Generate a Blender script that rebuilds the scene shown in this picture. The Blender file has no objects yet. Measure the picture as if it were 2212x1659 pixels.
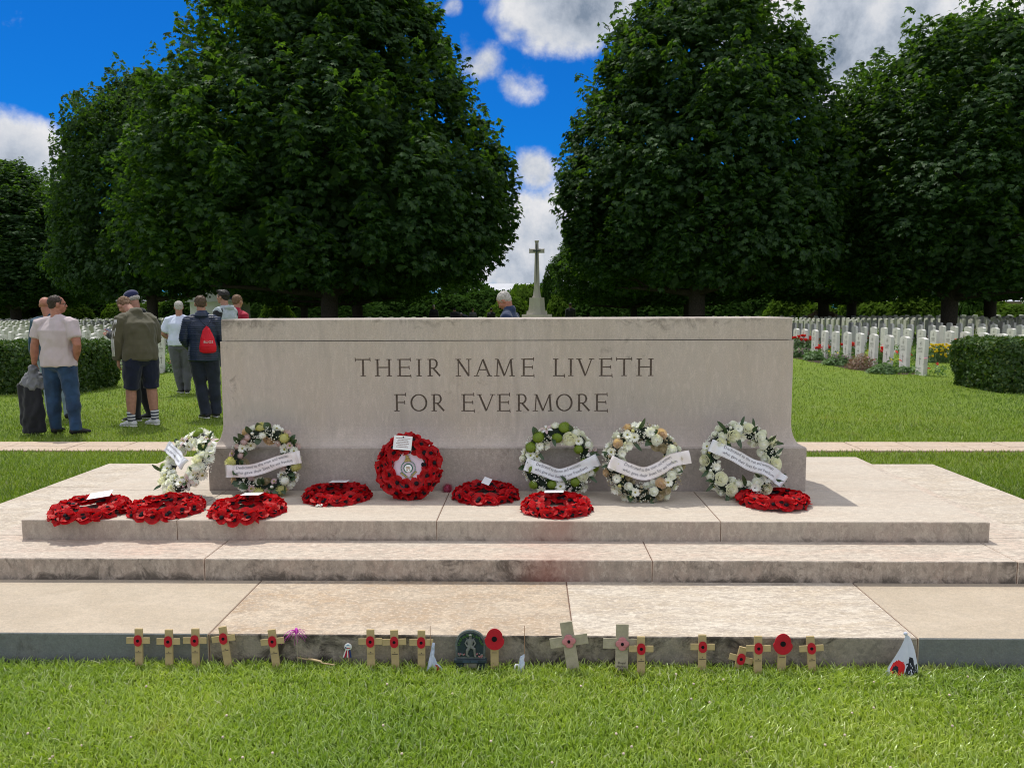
import bpy, math, random
import numpy as np
from math import sin, cos, pi, radians, sqrt, atan, atan2
from mathutils import Vector, Matrix, Euler, noise

S = bpy.context.scene
COL = S.collection
rnd = random.Random(7)

# ------------------------------------------------------------------ camera
F_, CX, CY, H = 1661., 1106., 829.5, 1.43
YAW, ROLL, PITCH = atan(39 / F_), radians(.22), atan((CY - 668) / F_)
FW = Vector((-sin(YAW) * cos(PITCH), cos(YAW) * cos(PITCH), -sin(PITCH)))
R0 = Vector((cos(YAW), sin(YAW), 0))
U0 = R0.cross(FW)
RT = R0 * cos(ROLL) - U0 * sin(ROLL)
UP = R0 * sin(ROLL) + U0 * cos(ROLL)
cam = bpy.data.cameras.new('camera')
camo = bpy.data.objects.new('camera', cam)
COL.objects.link(camo)
M = Matrix((RT, UP, -FW)).transposed().to_4x4()
M.translation = Vector((0, 0, H))
camo.matrix_world = M
cam.sensor_width = 36
cam.lens = 36 * F_ / 2212
cam.clip_start = .05
cam.clip_end = 5000
S.camera = camo


def ray(x, y):
    return FW + RT * ((x - CX) / F_) + UP * ((CY - y) / F_)


def gz(x, y, z=0.):
    r = ray(x, y)
    t = (z - H) / r.z
    return Vector((r.x * t, r.y * t, z))


def gy(x, y, Y):
    r = ray(x, y)
    t = Y / r.y
    return Vector((r.x * t, Y, r.z * t + H))


# ------------------------------------------------------------------ light
SUN = Vector((-.25, .43, 1.03)).normalized()
sl = bpy.data.lights.new('sun', 'SUN')
sl.energy = 3.9
sl.angle = radians(.53)
sl.color = (1, .955, .87)
so = bpy.data.objects.new('sun', sl)
COL.objects.link(so)
so.rotation_euler = SUN.to_track_quat('Z', 'Y').to_euler()
so.location = (0, 0, 30)

S.view_settings.view_transform = 'Standard'
S.view_settings.look = 'None'
S.view_settings.exposure = -0.30
S.view_settings.gamma = 1
S.render.engine = 'CYCLES'
S.cycles.use_denoising = True
S.cycles.filter_width = 1.05
S.cycles.max_bounces = 6
S.cycles.diffuse_bounces = 3
S.cycles.glossy_bounces = 2
S.cycles.transmission_bounces = 3
S.cycles.transparent_max_bounces = 4
S.cycles.caustics_reflective = False
S.cycles.caustics_refractive = False


class NT:
    def __init__(s, tree):
        s.t = tree
        s.n = tree.nodes
        s.n.clear()

    def a(s, typ, **kw):
        nd = s.n.new(typ)
        ins = kw.pop('ins', {})
        for k, v in kw.items():
            setattr(nd, k, v)
        for k, v in ins.items():
            if isinstance(v, bpy.types.NodeSocket):
                s.t.links.new(v, nd.inputs[k])
            else:
                nd.inputs[k].default_value = v
        return nd

    def math(s, op, a, b=0., c=0., clamp=False):
        nd = s.a('ShaderNodeMath', operation=op, use_clamp=clamp)
        for i, v in enumerate((a, b, c)):
            if isinstance(v, bpy.types.NodeSocket):
                s.t.links.new(v, nd.inputs[i])
            else:
                nd.inputs[i].default_value = v
        return nd.outputs[0]

    def vm(s, op, a, b=(0, 0, 0)):
        nd = s.a('ShaderNodeVectorMath', operation=op)
        for i, v in enumerate((a, b)):
            if isinstance(v, bpy.types.NodeSocket):
                s.t.links.new(v, nd.inputs[i])
            elif not (op == 'SCALE' and i == 1):
                nd.inputs[i].default_value = v
        if op == 'SCALE':
            nd.inputs['Scale'].default_value = b
        return nd.outputs['Value'] if op in ('DOT_PRODUCT', 'LENGTH') else nd.outputs[0]

    def ramp(s, fac, stops, interp='LINEAR'):
        nd = s.a('ShaderNodeValToRGB', ins={'Fac': fac})
        cr = nd.color_ramp
        cr.interpolation = interp
        while len(cr.elements) > 1:
            cr.elements.remove(cr.elements[0])
        cr.elements[0].position = stops[0][0]
        c = stops[0][1]
        cr.elements[0].color = (*c, 1) if len(c) == 3 else c
        for p, c in stops[1:]:
            e = cr.elements.new(p)
            e.color = (*c, 1) if len(c) == 3 else c
        return nd.outputs[0]

    def mix(s, fac, a, b, mode='MIX'):
        nd = s.a('ShaderNodeMix', data_type='RGBA', blend_type=mode)
        for k, v in ((0, fac), (6, a), (7, b)):
            if isinstance(v, bpy.types.NodeSocket):
                s.t.links.new(v, nd.inputs[k])
            else:
                nd.inputs[k].default_value = v if k == 0 else ((*v, 1) if len(v) == 3 else v)
        return nd.outputs[2]

    def noise(s, vec, scale, detail=4, rough=.55, dist=0., out=0):
        nd = s.a('ShaderNodeTexNoise', ins={'Scale': scale, 'Detail': detail, 'Roughness': rough, 'Distortion': dist})
        if vec is not None:
            s.t.links.new(vec, nd.inputs['Vector'])
        return nd.outputs[out]

    def mr(s, v, a, b, c=0., d=1., smooth=False):
        nd = s.a('ShaderNodeMapRange', interpolation_type='SMOOTHSTEP' if smooth else 'LINEAR')
        for i, q in enumerate((v, a, b, c, d)):
            if isinstance(q, bpy.types.NodeSocket):
                s.t.links.new(q, nd.inputs[i])
            else:
                nd.inputs[i].default_value = q
        return nd.outputs[0]


# ---- sky
W = bpy.data.worlds.new('World')
S.world = W
W.use_nodes = True
t = NT(W.node_tree)
tc = t.a('ShaderNodeTexCoord').outputs['Generated']
sky = t.a('ShaderNodeTexSky', sky_type='NISHITA', sun_disc=False, sun_elevation=math.asin(SUN.z),
          sun_rotation=atan2(SUN.x, SUN.y), altitude=50, air_density=1.0, dust_density=.3, ozone_density=3.)
skyc = t.mix(1., sky.outputs[0], (.03, .44, 1.02), 'MULTIPLY')
skyc = t.vm('SCALE', skyc, .125)
sep = t.a('ShaderNodeSeparateXYZ', ins={0: tc})
nz = t.noise(tc, 5.5, 8, .62, .15)
nz2 = t.noise(tc, 22., 5, .6)
nn = t.math('ADD', t.math('MULTIPLY', nz, .75), t.math('MULTIPLY', nz2, .25))
# cloud banks: direction (as seen over the cemetery), half width, half height, weight
CLOUDS = [(1235, 10, 200, 110, 1.2), (1990, 60, 430, 190, 1.5), (2150, 260, 330, 190, 1.3), (1800, 120, 190, 150, 1.15), (-10, 372, 130, 105, 1.3),
          (0, 480, 140, 160, 1.), (1155, 375, 75, 75, 1.05), (1185, 530, 300, 185, 1.3), (1035, 135, 80, 75, .72), (1125, 188, 105, 65, .62),
          (985, 12, 40, 26, .5), (1345, 225, 90, 50, .4), (600, 560, 500, 120, 1.), (1750, 500, 500, 160, 1.1)]
dens = None
for (x, y, a, b, w) in CLOUDS:
    c = ray(x, y).normalized()
    rr = Vector((c.y, -c.x, 0)).normalized()
    uu = rr.cross(c)
    p = t.math('DIVIDE', t.vm('DOT_PRODUCT', tc, tuple(rr)), a / F_)
    q = t.math('DIVIDE', t.vm('DOT_PRODUCT', tc, tuple(uu)), b / F_)
    k = t.math('MULTIPLY', t.math('SUBTRACT', 1., t.vm('DOT_PRODUCT', tc, tuple(c))), 8.)
    cb = t.a('ShaderNodeCombineXYZ', ins={0: p, 1: q, 2: k}).outputs[0]
    m = t.math('MULTIPLY', t.math('SUBTRACT', 1.25, t.vm('LENGTH', cb), clamp=True), w)
    dens = m if dens is None else t.math('MAXIMUM', dens, m)
# unseen broken cloud behind and beside the viewer, made denser to fill the shade
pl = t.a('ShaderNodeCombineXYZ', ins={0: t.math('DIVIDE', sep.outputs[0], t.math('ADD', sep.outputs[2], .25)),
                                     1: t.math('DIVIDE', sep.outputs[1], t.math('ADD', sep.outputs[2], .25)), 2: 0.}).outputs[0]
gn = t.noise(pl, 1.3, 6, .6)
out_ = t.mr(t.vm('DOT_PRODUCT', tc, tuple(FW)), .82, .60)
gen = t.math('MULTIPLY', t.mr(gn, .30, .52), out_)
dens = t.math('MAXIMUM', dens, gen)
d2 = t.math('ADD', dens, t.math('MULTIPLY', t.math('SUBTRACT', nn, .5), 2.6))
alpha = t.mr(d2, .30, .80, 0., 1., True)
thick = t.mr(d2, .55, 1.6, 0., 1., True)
nshift = t.noise(t.vm('ADD', tc, tuple(SUN * .03)), 5.5, 8, .62, .15)
lit = t.math('ADD', .5, t.math('MULTIPLY', t.math('SUBTRACT', nz, nshift), 5.), clamp=True)
core = t.math('MULTIPLY', thick, t.mr(t.noise(tc, 3.3, 3, .5), .38, .62))
ccol = t.ramp(t.math('SUBTRACT', t.math('ADD', t.math('MULTIPLY', lit, .45), .62), t.math('MULTIPLY', core, .48)),
              [(0., (.13, .19, .29)), (.35, (.27, .34, .45)), (.65, (.62, .68, .78)), (1., (1.0, 1.0, 1.02))])
# unseen clouds outside the view get extra brightness to lift the shade
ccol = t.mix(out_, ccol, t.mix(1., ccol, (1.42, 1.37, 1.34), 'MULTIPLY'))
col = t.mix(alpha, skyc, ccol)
hz = t.mr(sep.outputs[2], 0., -.05)
col = t.mix(hz, col, (.10, .13, .08))
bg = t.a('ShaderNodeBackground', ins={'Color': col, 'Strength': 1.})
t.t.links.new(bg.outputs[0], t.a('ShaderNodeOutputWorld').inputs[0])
W.cycles.sampling_method = 'MANUAL'
W.cycles.sample_map_resolution = 512

# ------------------------------------------------------------------ helpers


def tag(o, label=None, cat=None, group=None, kind=None):
    for k, v in (('label', label), ('category', cat), ('group', group), ('kind', kind)):
        if v:
            o[k] = v
    return o


def link(o, parent=None):
    COL.objects.link(o)
    if parent is not None:
        o.parent = parent
    return o


def empty(name, loc=(0, 0, 0), rz=0., label=None, cat=None, group=None, rot=None, sc=None):
    o = bpy.data.objects.new(name, None)
    o.empty_display_size = .1
    o.location = loc
    o.rotation_euler = rot if rot is not None else (0, 0, rz)
    if sc is not None:
        o.scale = (sc, sc, sc) if isinstance(sc, (int, float)) else sc
    COL.objects.link(o)
    return tag(o, label, cat, group)


def obj(name, me, parent=None, loc=None, rot=None, sc=None):
    o = bpy.data.objects.new(name, me)
    if loc is not None:
        o.location = loc
    if rot is not None:
        o.rotation_euler = rot
    if sc is not None:
        o.scale = (sc, sc, sc) if isinstance(sc, (int, float)) else sc
    return link(o, parent)


def copy_tree(o, parent=None):
    c = o.copy()
    COL.objects.link(c)
    c.parent = parent
    for ch in list(o.children):
        copy_tree(ch, c)
    return c


def np_mesh(name, V, Fq, mat, smooth=False, mi=None):
    """V (n,3), Fq (m,k) all faces with k corners"""
    V = np.asarray(V, dtype=np.float32)
    Fq = np.asarray(Fq, dtype=np.int32)
    me = bpy.data.meshes.new(name)
    me.vertices.add(len(V))
    me.vertices.foreach_set('co', V.ravel())
    m, k = Fq.shape
    me.loops.add(m * k)
    me.loops.foreach_set('vertex_index', Fq.ravel())
    me.polygons.add(m)
    me.polygons.foreach_set('loop_start', np.arange(0, m * k, k, dtype=np.int32))
    me.polygons.foreach_set('loop_total', np.full(m, k, dtype=np.int32))
    for q in (mat if isinstance(mat, (list, tuple)) else [mat]):
        me.materials.append(q)
    if mi is not None:
        me.polygons.foreach_set('material_index', np.asarray(mi, dtype=np.int32))
    if smooth:
        me.polygons.foreach_set('use_smooth', np.ones(m, dtype=bool))
    me.update(calc_edges=True)
    return me


class MB:
    """collects primitives into one mesh"""

    def __init__(s):
        s.v, s.f, s.mi, s.sm = [], [], [], []

    def add(s, vs, fs, mi=0, sm=False, mx=None):
        o = len(s.v)
        if mx is not None:
            vs = [mx @ Vector(v) for v in vs]
        s.v += [tuple(v) for v in vs]
        for f in fs:
            s.f.append([i + o for i in f])
            s.mi.append(mi)
            s.sm.append(sm)
        return s

    def box(s, x0, x1, y0, y1, z0, z1, mi=0, bev=0., mx=None):
        b = min(bev, abs(x1 - x0) * .45, abs(y1 - y0) * .45, abs(z1 - z0) * .45)
        if b <= 0:
            vs = [(x, y, z) for z in (z0, z1) for y in (y0, y1) for x in (x0, x1)]
            fs = [(0, 2, 3, 1), (4, 5, 7, 6), (0, 1, 5, 4), (2, 6, 7, 3), (0, 4, 6, 2), (1, 3, 7, 5)]
            return s.add(vs, fs, mi, False, mx)
        vs, fs, idx = [], [], {}
        X, Y, Z = (x0, x1), (y0, y1), (z0, z1)
        for i in (0, 1):
            for j in (0, 1):
                for k in (0, 1):
                    sx, sy, sz = (1, -1)[i], (1, -1)[j], (1, -1)[k]
                    for a, d in enumerate(((0, sy * b, sz * b), (sx * b, 0, sz * b), (sx * b, sy * b, 0))):
                        idx[i, j, k, a] = len(vs)
                        vs.append((X[i] + d[0], Y[j] + d[1], Z[k] + d[2]))
        g = lambda i, j, k, a: idx[i, j, k, a]
        for q in (0, 1):
            fs.append([g(q, 0, 0, 0), g(q, 1, 0, 0), g(q, 1, 1, 0), g(q, 0, 1, 0)])
            fs.append([g(0, q, 0, 1), g(1, q, 0, 1), g(1, q, 1, 1), g(0, q, 1, 1)])
            fs.append([g(0, 0, q, 2), g(1, 0, q, 2), g(1, 1, q, 2), g(0, 1, q, 2)])
        for i in (0, 1):
            for j in (0, 1):
                fs.append([g(i, j, 0, 0), g(i, j, 0, 1), g(i, j, 1, 1), g(i, j, 1, 0)])
                fs.append([g(i, 0, j, 0), g(i, 0, j, 2), g(i, 1, j, 2), g(i, 1, j, 0)])
                fs.append([g(0, i, j, 1), g(0, i, j, 2), g(1, i, j, 2), g(1, i, j, 1)])
                for k in (0, 1):
                    fs.append([g(i, j, k, 0), g(i, j, k, 1), g(i, j, k, 2)])
        return s.add(vs, fs, mi, False, mx)

    def loft(s, pts, rad, n=12, mi=0, sm=True, ref=(1, 0, 0), cap=True, mx=None, dome=1.):
        """closed tube through pts, rad = r or (a,b) per point; rounded ends"""
        P = [Vector(p) for p in pts]
        Rr = [(r, r) if isinstance(r, (int, float)) else r for r in rad]
        N = len(P)
        vs, fs = [], []
        for i in range(N):
            d = (P[min(i + 1, N - 1)] - P[max(i - 1, 0)])
            if d.length < 1e-9:
                d = Vector((0, 0, 1))
            d.normalize()
            a = Vector(ref) - d * Vector(ref).dot(d)
            if a.length < .15:
                a = Vector((0, 1, 0)) - d * d.y
            a.normalize()
            b = d.cross(a)
            for k in range(n):
                th = 2 * pi * k / n
                vs.append(P[i] + a * (cos(th) * Rr[i][0]) + b * (sin(th) * Rr[i][1]))
        for i in range(N - 1):
            for k in range(n):
                fs.append((i * n + k, i * n + (k + 1) % n, (i + 1) * n + (k + 1) % n, (i + 1) * n + k))
        if cap:
            for i, e in ((0, -1), (N - 1, 1)):
                j = i + (1 if i == 0 else -1)
                d = (P[i] - P[j]).normalized()
                c = P[i] + d * (min(Rr[i]) * .55 * dome)
                # mid ring
                base = len(vs)
                ctr = P[i]
                for k in range(n):
                    vs.append(ctr + (vs[i * n + k] - ctr) * .72 + d * (min(Rr[i]) * .38 * dome))
                vs.append(c)
                ci = len(vs) - 1
                for k in range(n):
                    k2 = (k + 1) % n
                    q = (i * n + k, base + k, base + k2, i * n + k2)
                    tri = (base + k, ci, base + k2)
                    fs.append(q if e == 1 and False else q)
                    fs.append(tri)
        return s.add(vs, fs, mi, sm, mx)

    def ball(s, c, r, n=12, m=8, mi=0, mx=None, rot=None):
        r = (r, r, r) if isinstance(r, (int, float)) else r
        vs = [(0, 0, 1)]
        for i in range(1, m):
            a = pi * i / m
            for k in range(n):
                b = 2 * pi * k / n
                vs.append((sin(a) * cos(b), sin(a) * sin(b), cos(a)))
        vs.append((0, 0, -1))
        Rm = rot.to_matrix() if rot is not None else Matrix.Identity(3)
        vs = [Vector(c) + Rm @ Vector((v[0] * r[0], v[1] * r[1], v[2] * r[2])) for v in vs]
        fs = [(0, 1 + k, 1 + (k + 1) % n) for k in range(n)]
        for i in range(m - 2):
            for k in range(n):
                a, b = 1 + i * n, 1 + (i + 1) * n
                fs.append((a + k, b + k, b + (k + 1) % n, a + (k + 1) % n))
        e = len(vs) - 1
        fs += [(e, 1 + (m - 2) * n + (k + 1) % n, 1 + (m - 2) * n + k) for k in range(n)]
        return s.add(vs, fs, mi, True, mx)

    def prism(s, poly, y0, y1, mi=0, mx=None, sm=False):
        """polygon in XZ extruded along Y"""
        n = len(poly)
        vs = [(p[0], y0, p[1]) for p in poly] + [(p[0], y1, p[1]) for p in poly]
        fs = [list(range(n)), list(range(2 * n - 1, n - 1, -1))]
        fs += [(i, i + n, (i + 1) % n + n, (i + 1) % n) for i in range(n)]
        return s.add(vs, fs, mi, sm, mx)

    def mesh(s, name, mats, recalc=True):
        import bmesh
        me = bpy.data.meshes.new(name)
        me.from_pydata(s.v, [], s.f)
        for q in (mats if isinstance(mats, (list, tuple)) else [mats]):
            me.materials.append(q)
        me.polygons.foreach_set('material_index', s.mi)
        me.polygons.foreach_set('use_smooth', s.sm)
        if recalc:
            bm = bmesh.new()
            bm.from_mesh(me)
            bmesh.ops.recalc_face_normals(bm, faces=bm.faces)
            bm.to_mesh(me)
            bm.free()
        me.update()
        return me

    def build(s, name, mats, parent=None, loc=None, rot=None, sc=None, recalc=True):
        return obj(name, s.mesh(name, mats, recalc), parent, loc, rot, sc)


def remesh(me, voxel, name, mats, disp=None, smooth=2):
    """voxel-union the closed pieces of a mesh into one continuous surface"""
    o = bpy.data.objects.new('tmp', me)
    COL.objects.link(o)
    md = o.modifiers.new('r', 'REMESH')
    md.mode = 'VOXEL'
    md.voxel_size = voxel
    md.use_smooth_shade = True
    if smooth:
        ms = o.modifiers.new('s', 'SMOOTH')
        ms.iterations = smooth
        ms.factor = .5
    dg = bpy.context.evaluated_depsgraph_get()
    ev = o.evaluated_get(dg)
    m2 = bpy.data.meshes.new_from_object(ev)
    m2.name = name
    bpy.data.objects.remove(o)
    m2.materials.clear()
    for q in (mats if isinstance(mats, (list, tuple)) else [mats]):
        m2.materials.append(q)
    if disp is not None:
        n = len(m2.vertices)
        co = np.empty(n * 3, dtype=np.float32)
        no = np.empty(n * 3, dtype=np.float32)
        m2.vertices.foreach_get('co', co)
        m2.vertices.foreach_get('normal', no)
        co = co.reshape(-1, 3)
        no = no.reshape(-1, 3)
        d = np.array([disp(Vector(c), Vector(q)) for c, q in zip(co, no)], dtype=np.float32)
        co = co + no * d[:, None]
        m2.vertices.foreach_set('co', co.ravel())
    m2.polygons.foreach_set('use_smooth', np.ones(len(m2.polygons), dtype=bool))
    m2.update()
    return m2


# ------------------------------------------------------------------ materials


def new_mat(name):
    m = bpy.data.materials.new(name)
    m.use_nodes = True
    return m, NT(m.node_tree)


def out(t, sh, disp=None):
    o = t.a('ShaderNodeOutputMaterial')
    t.t.links.new(sh, o.inputs[0])


def bump(t, h, strength=.3, dist=.01):
    return t.a('ShaderNodeBump', ins={'Height': h, 'Strength': strength, 'Distance': dist}).outputs[0]


def plain(name, c, rough=.7, var=.12, scale=30., spec=.3, bmp=0., sheen=0., metal=0., trans=0.):
    """a colour with soft noise variation"""
    m, t = new_mat(name)
    tc = t.a('ShaderNodeTexCoord').outputs['Object']
    n = t.noise(tc, scale, 4)
    f = t.mr(n, .3, .7)
    col = t.mix(f, tuple(x * (1 - var) for x in c), tuple(min(1, x * (1 + var)) for x in c))
    p = t.a('ShaderNodeBsdfPrincipled', ins={'Base Color': col, 'Roughness': rough, 'Specular IOR Level': spec, 'Metallic': metal})
    if sheen:
        p.inputs['Sheen Weight'].default_value = sheen
    if bmp:
        t.t.links.new(bump(t, n, bmp, .01), p.inputs['Normal'])
    sh = p.outputs[0]
    if trans:
        tr = t.a('ShaderNodeBsdfTranslucent', ins={'Color': col})
        sh = t.a('ShaderNodeMixShader', ins={0: trans, 1: sh, 2: tr.outputs[0]}).outputs[0]
    out(t, sh)
    return m


def leafy(name, c1, c2, trans=.3, rough=.5, gloss=.06, patch=0., c3=None, tint=(1.25, 1.35, .55)):
    """leaves/blades: colour differs per leaf (mesh island)"""
    m, t = new_mat(name)
    r = t.a('ShaderNodeNewGeometry').outputs['Random Per Island']
    col = t.mix(r, c1, c2)
    if c3:
        col = t.mix(t.mr(r, .9, .93), col, c3)
    if patch:
        tc = t.a('ShaderNodeTexCoord').outputs['Object']
        n = t.mr(t.noise(tc, patch, 3), .38, .62)
        col = t.mix(t.math('MULTIPLY', n, .35), col, tuple(min(1, x * 1.0) for x in c2))
        n2 = t.noise(tc, patch * .35, 4, .65)
        col = t.mix(1., col, t.ramp(n2, [(.34, (.62, .72, .7)), (.5, (.85, .88, .85)), (.66, (1.12, 1.02, .95))]), 'MULTIPLY')
        n3 = t.noise(tc, patch * .8, 5, .7)
        col = t.mix(t.mr(n3, .60, .70, 0., .55), col, (.52, .44, .16))
    d = t.a('ShaderNodeBsdfDiffuse', ins={'Color': col})
    tr = t.a('ShaderNodeBsdfTranslucent', ins={'Color': t.mix(1., col, tint, 'MULTIPLY')})
    sh = t.a('ShaderNodeMixShader', ins={0: trans, 1: d.outputs[0], 2: tr.outputs[0]}).outputs[0]
    if gloss:
        g = t.a('ShaderNodeBsdfGlossy', ins={'Color': (.8, .9, .8, 1), 'Roughness': rough})
        sh = t.a('ShaderNodeMixShader', ins={0: gloss, 1: sh, 2: g.outputs[0]}).outputs[0]
    out(t, sh)
    return m


def limestone(name, base, warm, grey, flow=(1, 1, 1), dirt=0., dirt_z=None, red=None, seed=0., thr=0., mottle=1., streak=0.):
    """weathered limestone. dirt: black algae amount; red: (x, y, r) rust-red run-off stain centre"""
    m, t = new_mat(name)
    tc = t.a('ShaderNodeNewGeometry').outputs['Position']
    off = t.vm('ADD', tc, (seed * 3.1, seed * 1.7, seed))
    st = t.a('ShaderNodeVectorMath', operation='MULTIPLY', ins={0: off, 1: flow}).outputs[0]
    n1 = t.noise(st, 3.2, 6, .6, .4)
    n2 = t.noise(st, 26., 5, .65, .6)
    n3 = t.noise(off, 160., 3, .6)
    n4 = t.noise(off, 1.1, 2, .5)
    col = t.mix(t.mr(n1, .42, .60), base, warm)
    if mottle > 1:
        n5 = t.noise(st, 9., 6, .7, .8)
        col = t.mix(t.mr(n5, .50, .64, 0., .75), col, tuple(x * .80 for x in warm))
    col = t.mix(t.math('MULTIPLY', t.mr(n2, .44, .62), .75 * mottle), col, grey)
    col = t.mix(t.math('MULTIPLY', t.mr(n4, .4, .7), .35), col, grey)
    col = t.mix(t.math('MULTIPLY', t.mr(t.noise(st, 45., 4, .7), .52, .62), .6 * mottle), col, tuple(min(1, x * 1.22) for x in base))
    col = t.mix(.28, col, t.ramp(n3, [(.3, (.25, .25, .25)), (.7, (1, 1, 1))]), 'MULTIPLY')
    if streak:
        sv = t.a('ShaderNodeVectorMath', operation='MULTIPLY', ins={0: off, 1: (16, 16, .7)}).outputs[0]
        ns = t.noise(sv, 1., 5, .65, .3)
        nm_ = t.noise(off, 1.4, 3, .6)
        col = t.mix(t.math('MULTIPLY', t.math('MULTIPLY', t.mr(ns, .48, .70), t.mr(nm_, .38, .62)), streak), col, tuple(x * .55 for x in base))
    sx = t.a('ShaderNodeSeparateXYZ', ins={0: tc})
    if dirt:
        nd = t.noise(off, 9., 8, .72, 1.2)
        nb = t.noise(off, 1.6, 3, .5)
        k = t.math('ADD', t.math('MULTIPLY', nd, .72), t.math('MULTIPLY', nb, .42))
        if dirt_z:
            for (z0, amt, wd) in dirt_z:
                k = t.math('ADD', k, t.math('MULTIPLY', t.mr(t.math('ABSOLUTE', t.math('SUBTRACT', sx.outputs[2], z0)), 0., wd, 1., 0.), amt))
        f = t.math('MULTIPLY', t.mr(k, .615 + thr, .74 + thr), dirt)
        col = t.mix(f, col, (.045, .038, .032))
    if red:
        for (rx, rw, amt) in red:
            f = t.math('MULTIPLY', t.mr(t.math('ABSOLUTE', t.math('SUBTRACT', sx.outputs[0], rx)), 0., rw, 1., 0., True), t.mr(n1, .3, .6, .35, 1.))
            col = t.mix(t.math('MULTIPLY', f, amt), col, (.36, .13, .10))
    p = t.a('ShaderNodeBsdfPrincipled', ins={'Base Color': col, 'Roughness': .82, 'Specular IOR Level': .25})
    hgt = t.math('ADD', t.math('MULTIPLY', n2, .6), n3)
    t.t.links.new(bump(t, hgt, .35, .004), p.inputs['Normal'])
    out(t, p.outputs[0])
    return m
# ------------------------------------------------------------------ setting materials
LA = limestone('limestone_smooth', (.52, .435, .33), (.58, .49, .38), (.42, .365, .29), (1, 1.6, 1), mottle=.55, seed=1)
LB = limestone('limestone_warm', (.60, .50, .385), (.50, .37, .25), (.40, .335, .265), (1, 1.5, 1), mottle=1.1, seed=2)
LC = limestone('limestone_streaked', (.68, .61, .51), (.56, .47, .36), (.43, .37, .31), (.8, 2.4, 1), mottle=1.2, seed=3)
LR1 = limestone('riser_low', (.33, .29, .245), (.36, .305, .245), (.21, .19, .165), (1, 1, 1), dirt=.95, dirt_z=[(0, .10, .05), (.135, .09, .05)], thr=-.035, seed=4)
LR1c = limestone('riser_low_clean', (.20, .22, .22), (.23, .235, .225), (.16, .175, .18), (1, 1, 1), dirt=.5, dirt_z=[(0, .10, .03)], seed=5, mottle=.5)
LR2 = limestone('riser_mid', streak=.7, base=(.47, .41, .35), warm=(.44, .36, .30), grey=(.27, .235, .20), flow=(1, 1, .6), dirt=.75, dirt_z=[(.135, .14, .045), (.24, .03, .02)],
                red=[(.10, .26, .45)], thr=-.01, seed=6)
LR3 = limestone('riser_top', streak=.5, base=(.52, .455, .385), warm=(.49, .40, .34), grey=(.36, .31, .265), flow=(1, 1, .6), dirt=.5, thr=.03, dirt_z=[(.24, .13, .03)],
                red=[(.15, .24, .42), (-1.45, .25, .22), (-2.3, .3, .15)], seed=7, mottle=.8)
LT2 = limestone('tread_mid', (.63, .555, .465), (.66, .53, .43), (.43, .37, .31), (.7, 2.2, 1), red=[(.12, .38, .2), (-2.0, .7, .12)], mottle=1.25, seed=8)
LT3 = limestone('tread_top', (.63, .56, .47), (.60, .515, .42), (.50, .44, .37), (.7, 2.4, 1), red=[(.15, .2, .1)], mottle=.9, seed=9)
STONE = limestone('memorial_limestone', (.61, .53, .48), (.59, .505, .44), (.52, .46, .415), (1, 1, .30), dirt=.5, thr=.062, streak=.45,
                  dirt_z=[(1.36, .12, .06), (1.25, .03, .03)], mottle=.55, seed=11)
STONEB = limestone('memorial_base_limestone', (.53, .465, .425), (.50, .435, .385), (.42, .37, .335), (1, 1, .8), dirt=.45, thr=.05, dirt_z=[(.6, .05, .05), (.345, .05, .03)],
                   mottle=.8, seed=12)
MORTAR = plain('mortar', (.16, .10, .075), .95, .3, 60)
CUT = plain('carved_groove', (.17, .135, .115), .9, .3, 60)  # darker than the stone: dirt and the shading of the cuts, both in the colour
PATHM = limestone('path_flag', (.62, .50, .39), (.60, .47, .35), (.45, .37, .30), (1, 1, 1), mottle=.8, seed=13)
SOIL = plain('soil', (.05, .035, .025), .95, .4, 25, bmp=.8)

# ground
m, t = new_mat('lawn')
tc = t.a('ShaderNodeNewGeometry').outputs['Position']
a = t.noise(tc, 55., 6, .75)
b = t.noise(tc, .55, 4, .6)
c = t.noise(tc, 4.5, 4, .6)
col = t.ramp(a, [(.30, (.06, .10, .012)), (.5, (.15, .235, .026)), (.70, (.30, .37, .085))])
col = t.mix(t.mr(b, .4, .65), col, (.17, .25, .03))
col = t.mix(t.math('MULTIPLY', t.mr(c, .52, .7), .4), col, (.27, .33, .12))
p = t.a('ShaderNodeBsdfPrincipled', ins={'Base Color': col, 'Roughness': .85, 'Specular IOR Level': .15})
t.t.links.new(bump(t, a, .9, .03), p.inputs['Normal'])
out(t, p.outputs[0])
LAWN = m
# one sheet to the horizon
g = MB()
g.add([(-1500, -200, 0), (1500, -200, 0), (1500, 2500, 0), (-1500, 2500, 0)], [(0, 1, 2, 3)])
tag(g.build('ground', LAWN), kind='structure')

# paved path behind the memorial
pth = MB()
x = -60.
r2 = random.Random(3)
while x < 60:
    w = r2.uniform(.35, .75)
    ys = [7.66, 7.66 + r2.uniform(.2, .34), 8.18]
    for y0, y1 in zip(ys, ys[1:]):
        pth.box(x + .006, x + w - .006, y0 + .006, y1 - .006, -.03, .008 + r2.uniform(0, .004), 0, .004)
    x += w
pth.box(-60, 60, 7.63, 8.2, -.05, .003, 1)
tag(pth.build('path', [PATHM, MORTAR]), kind='structure')

# stepped platform
plat = empty('stepped_platform', (0, 0, 0), label='three broad pale limestone steps carrying the carved memorial stone', cat='steps')
G = .0014


def slabs(parent, cells, z0, z1):
    for (x0, x1, y0, y1, top, riser) in cells:
        mb = MB()
        mb.box(x0 + G, x1 - G, y0 + (G if riser is None else 0), y1 - G, z0, z1, 0, .004)
        me = mb.mesh('slab', [top, riser or top], False)
        if riser:
            for pg in me.polygons:
                if abs(pg.center.y - y0) < .002 and pg.area > .002:
                    pg.material_index = 1
        obj('slab', me, parent)


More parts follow.
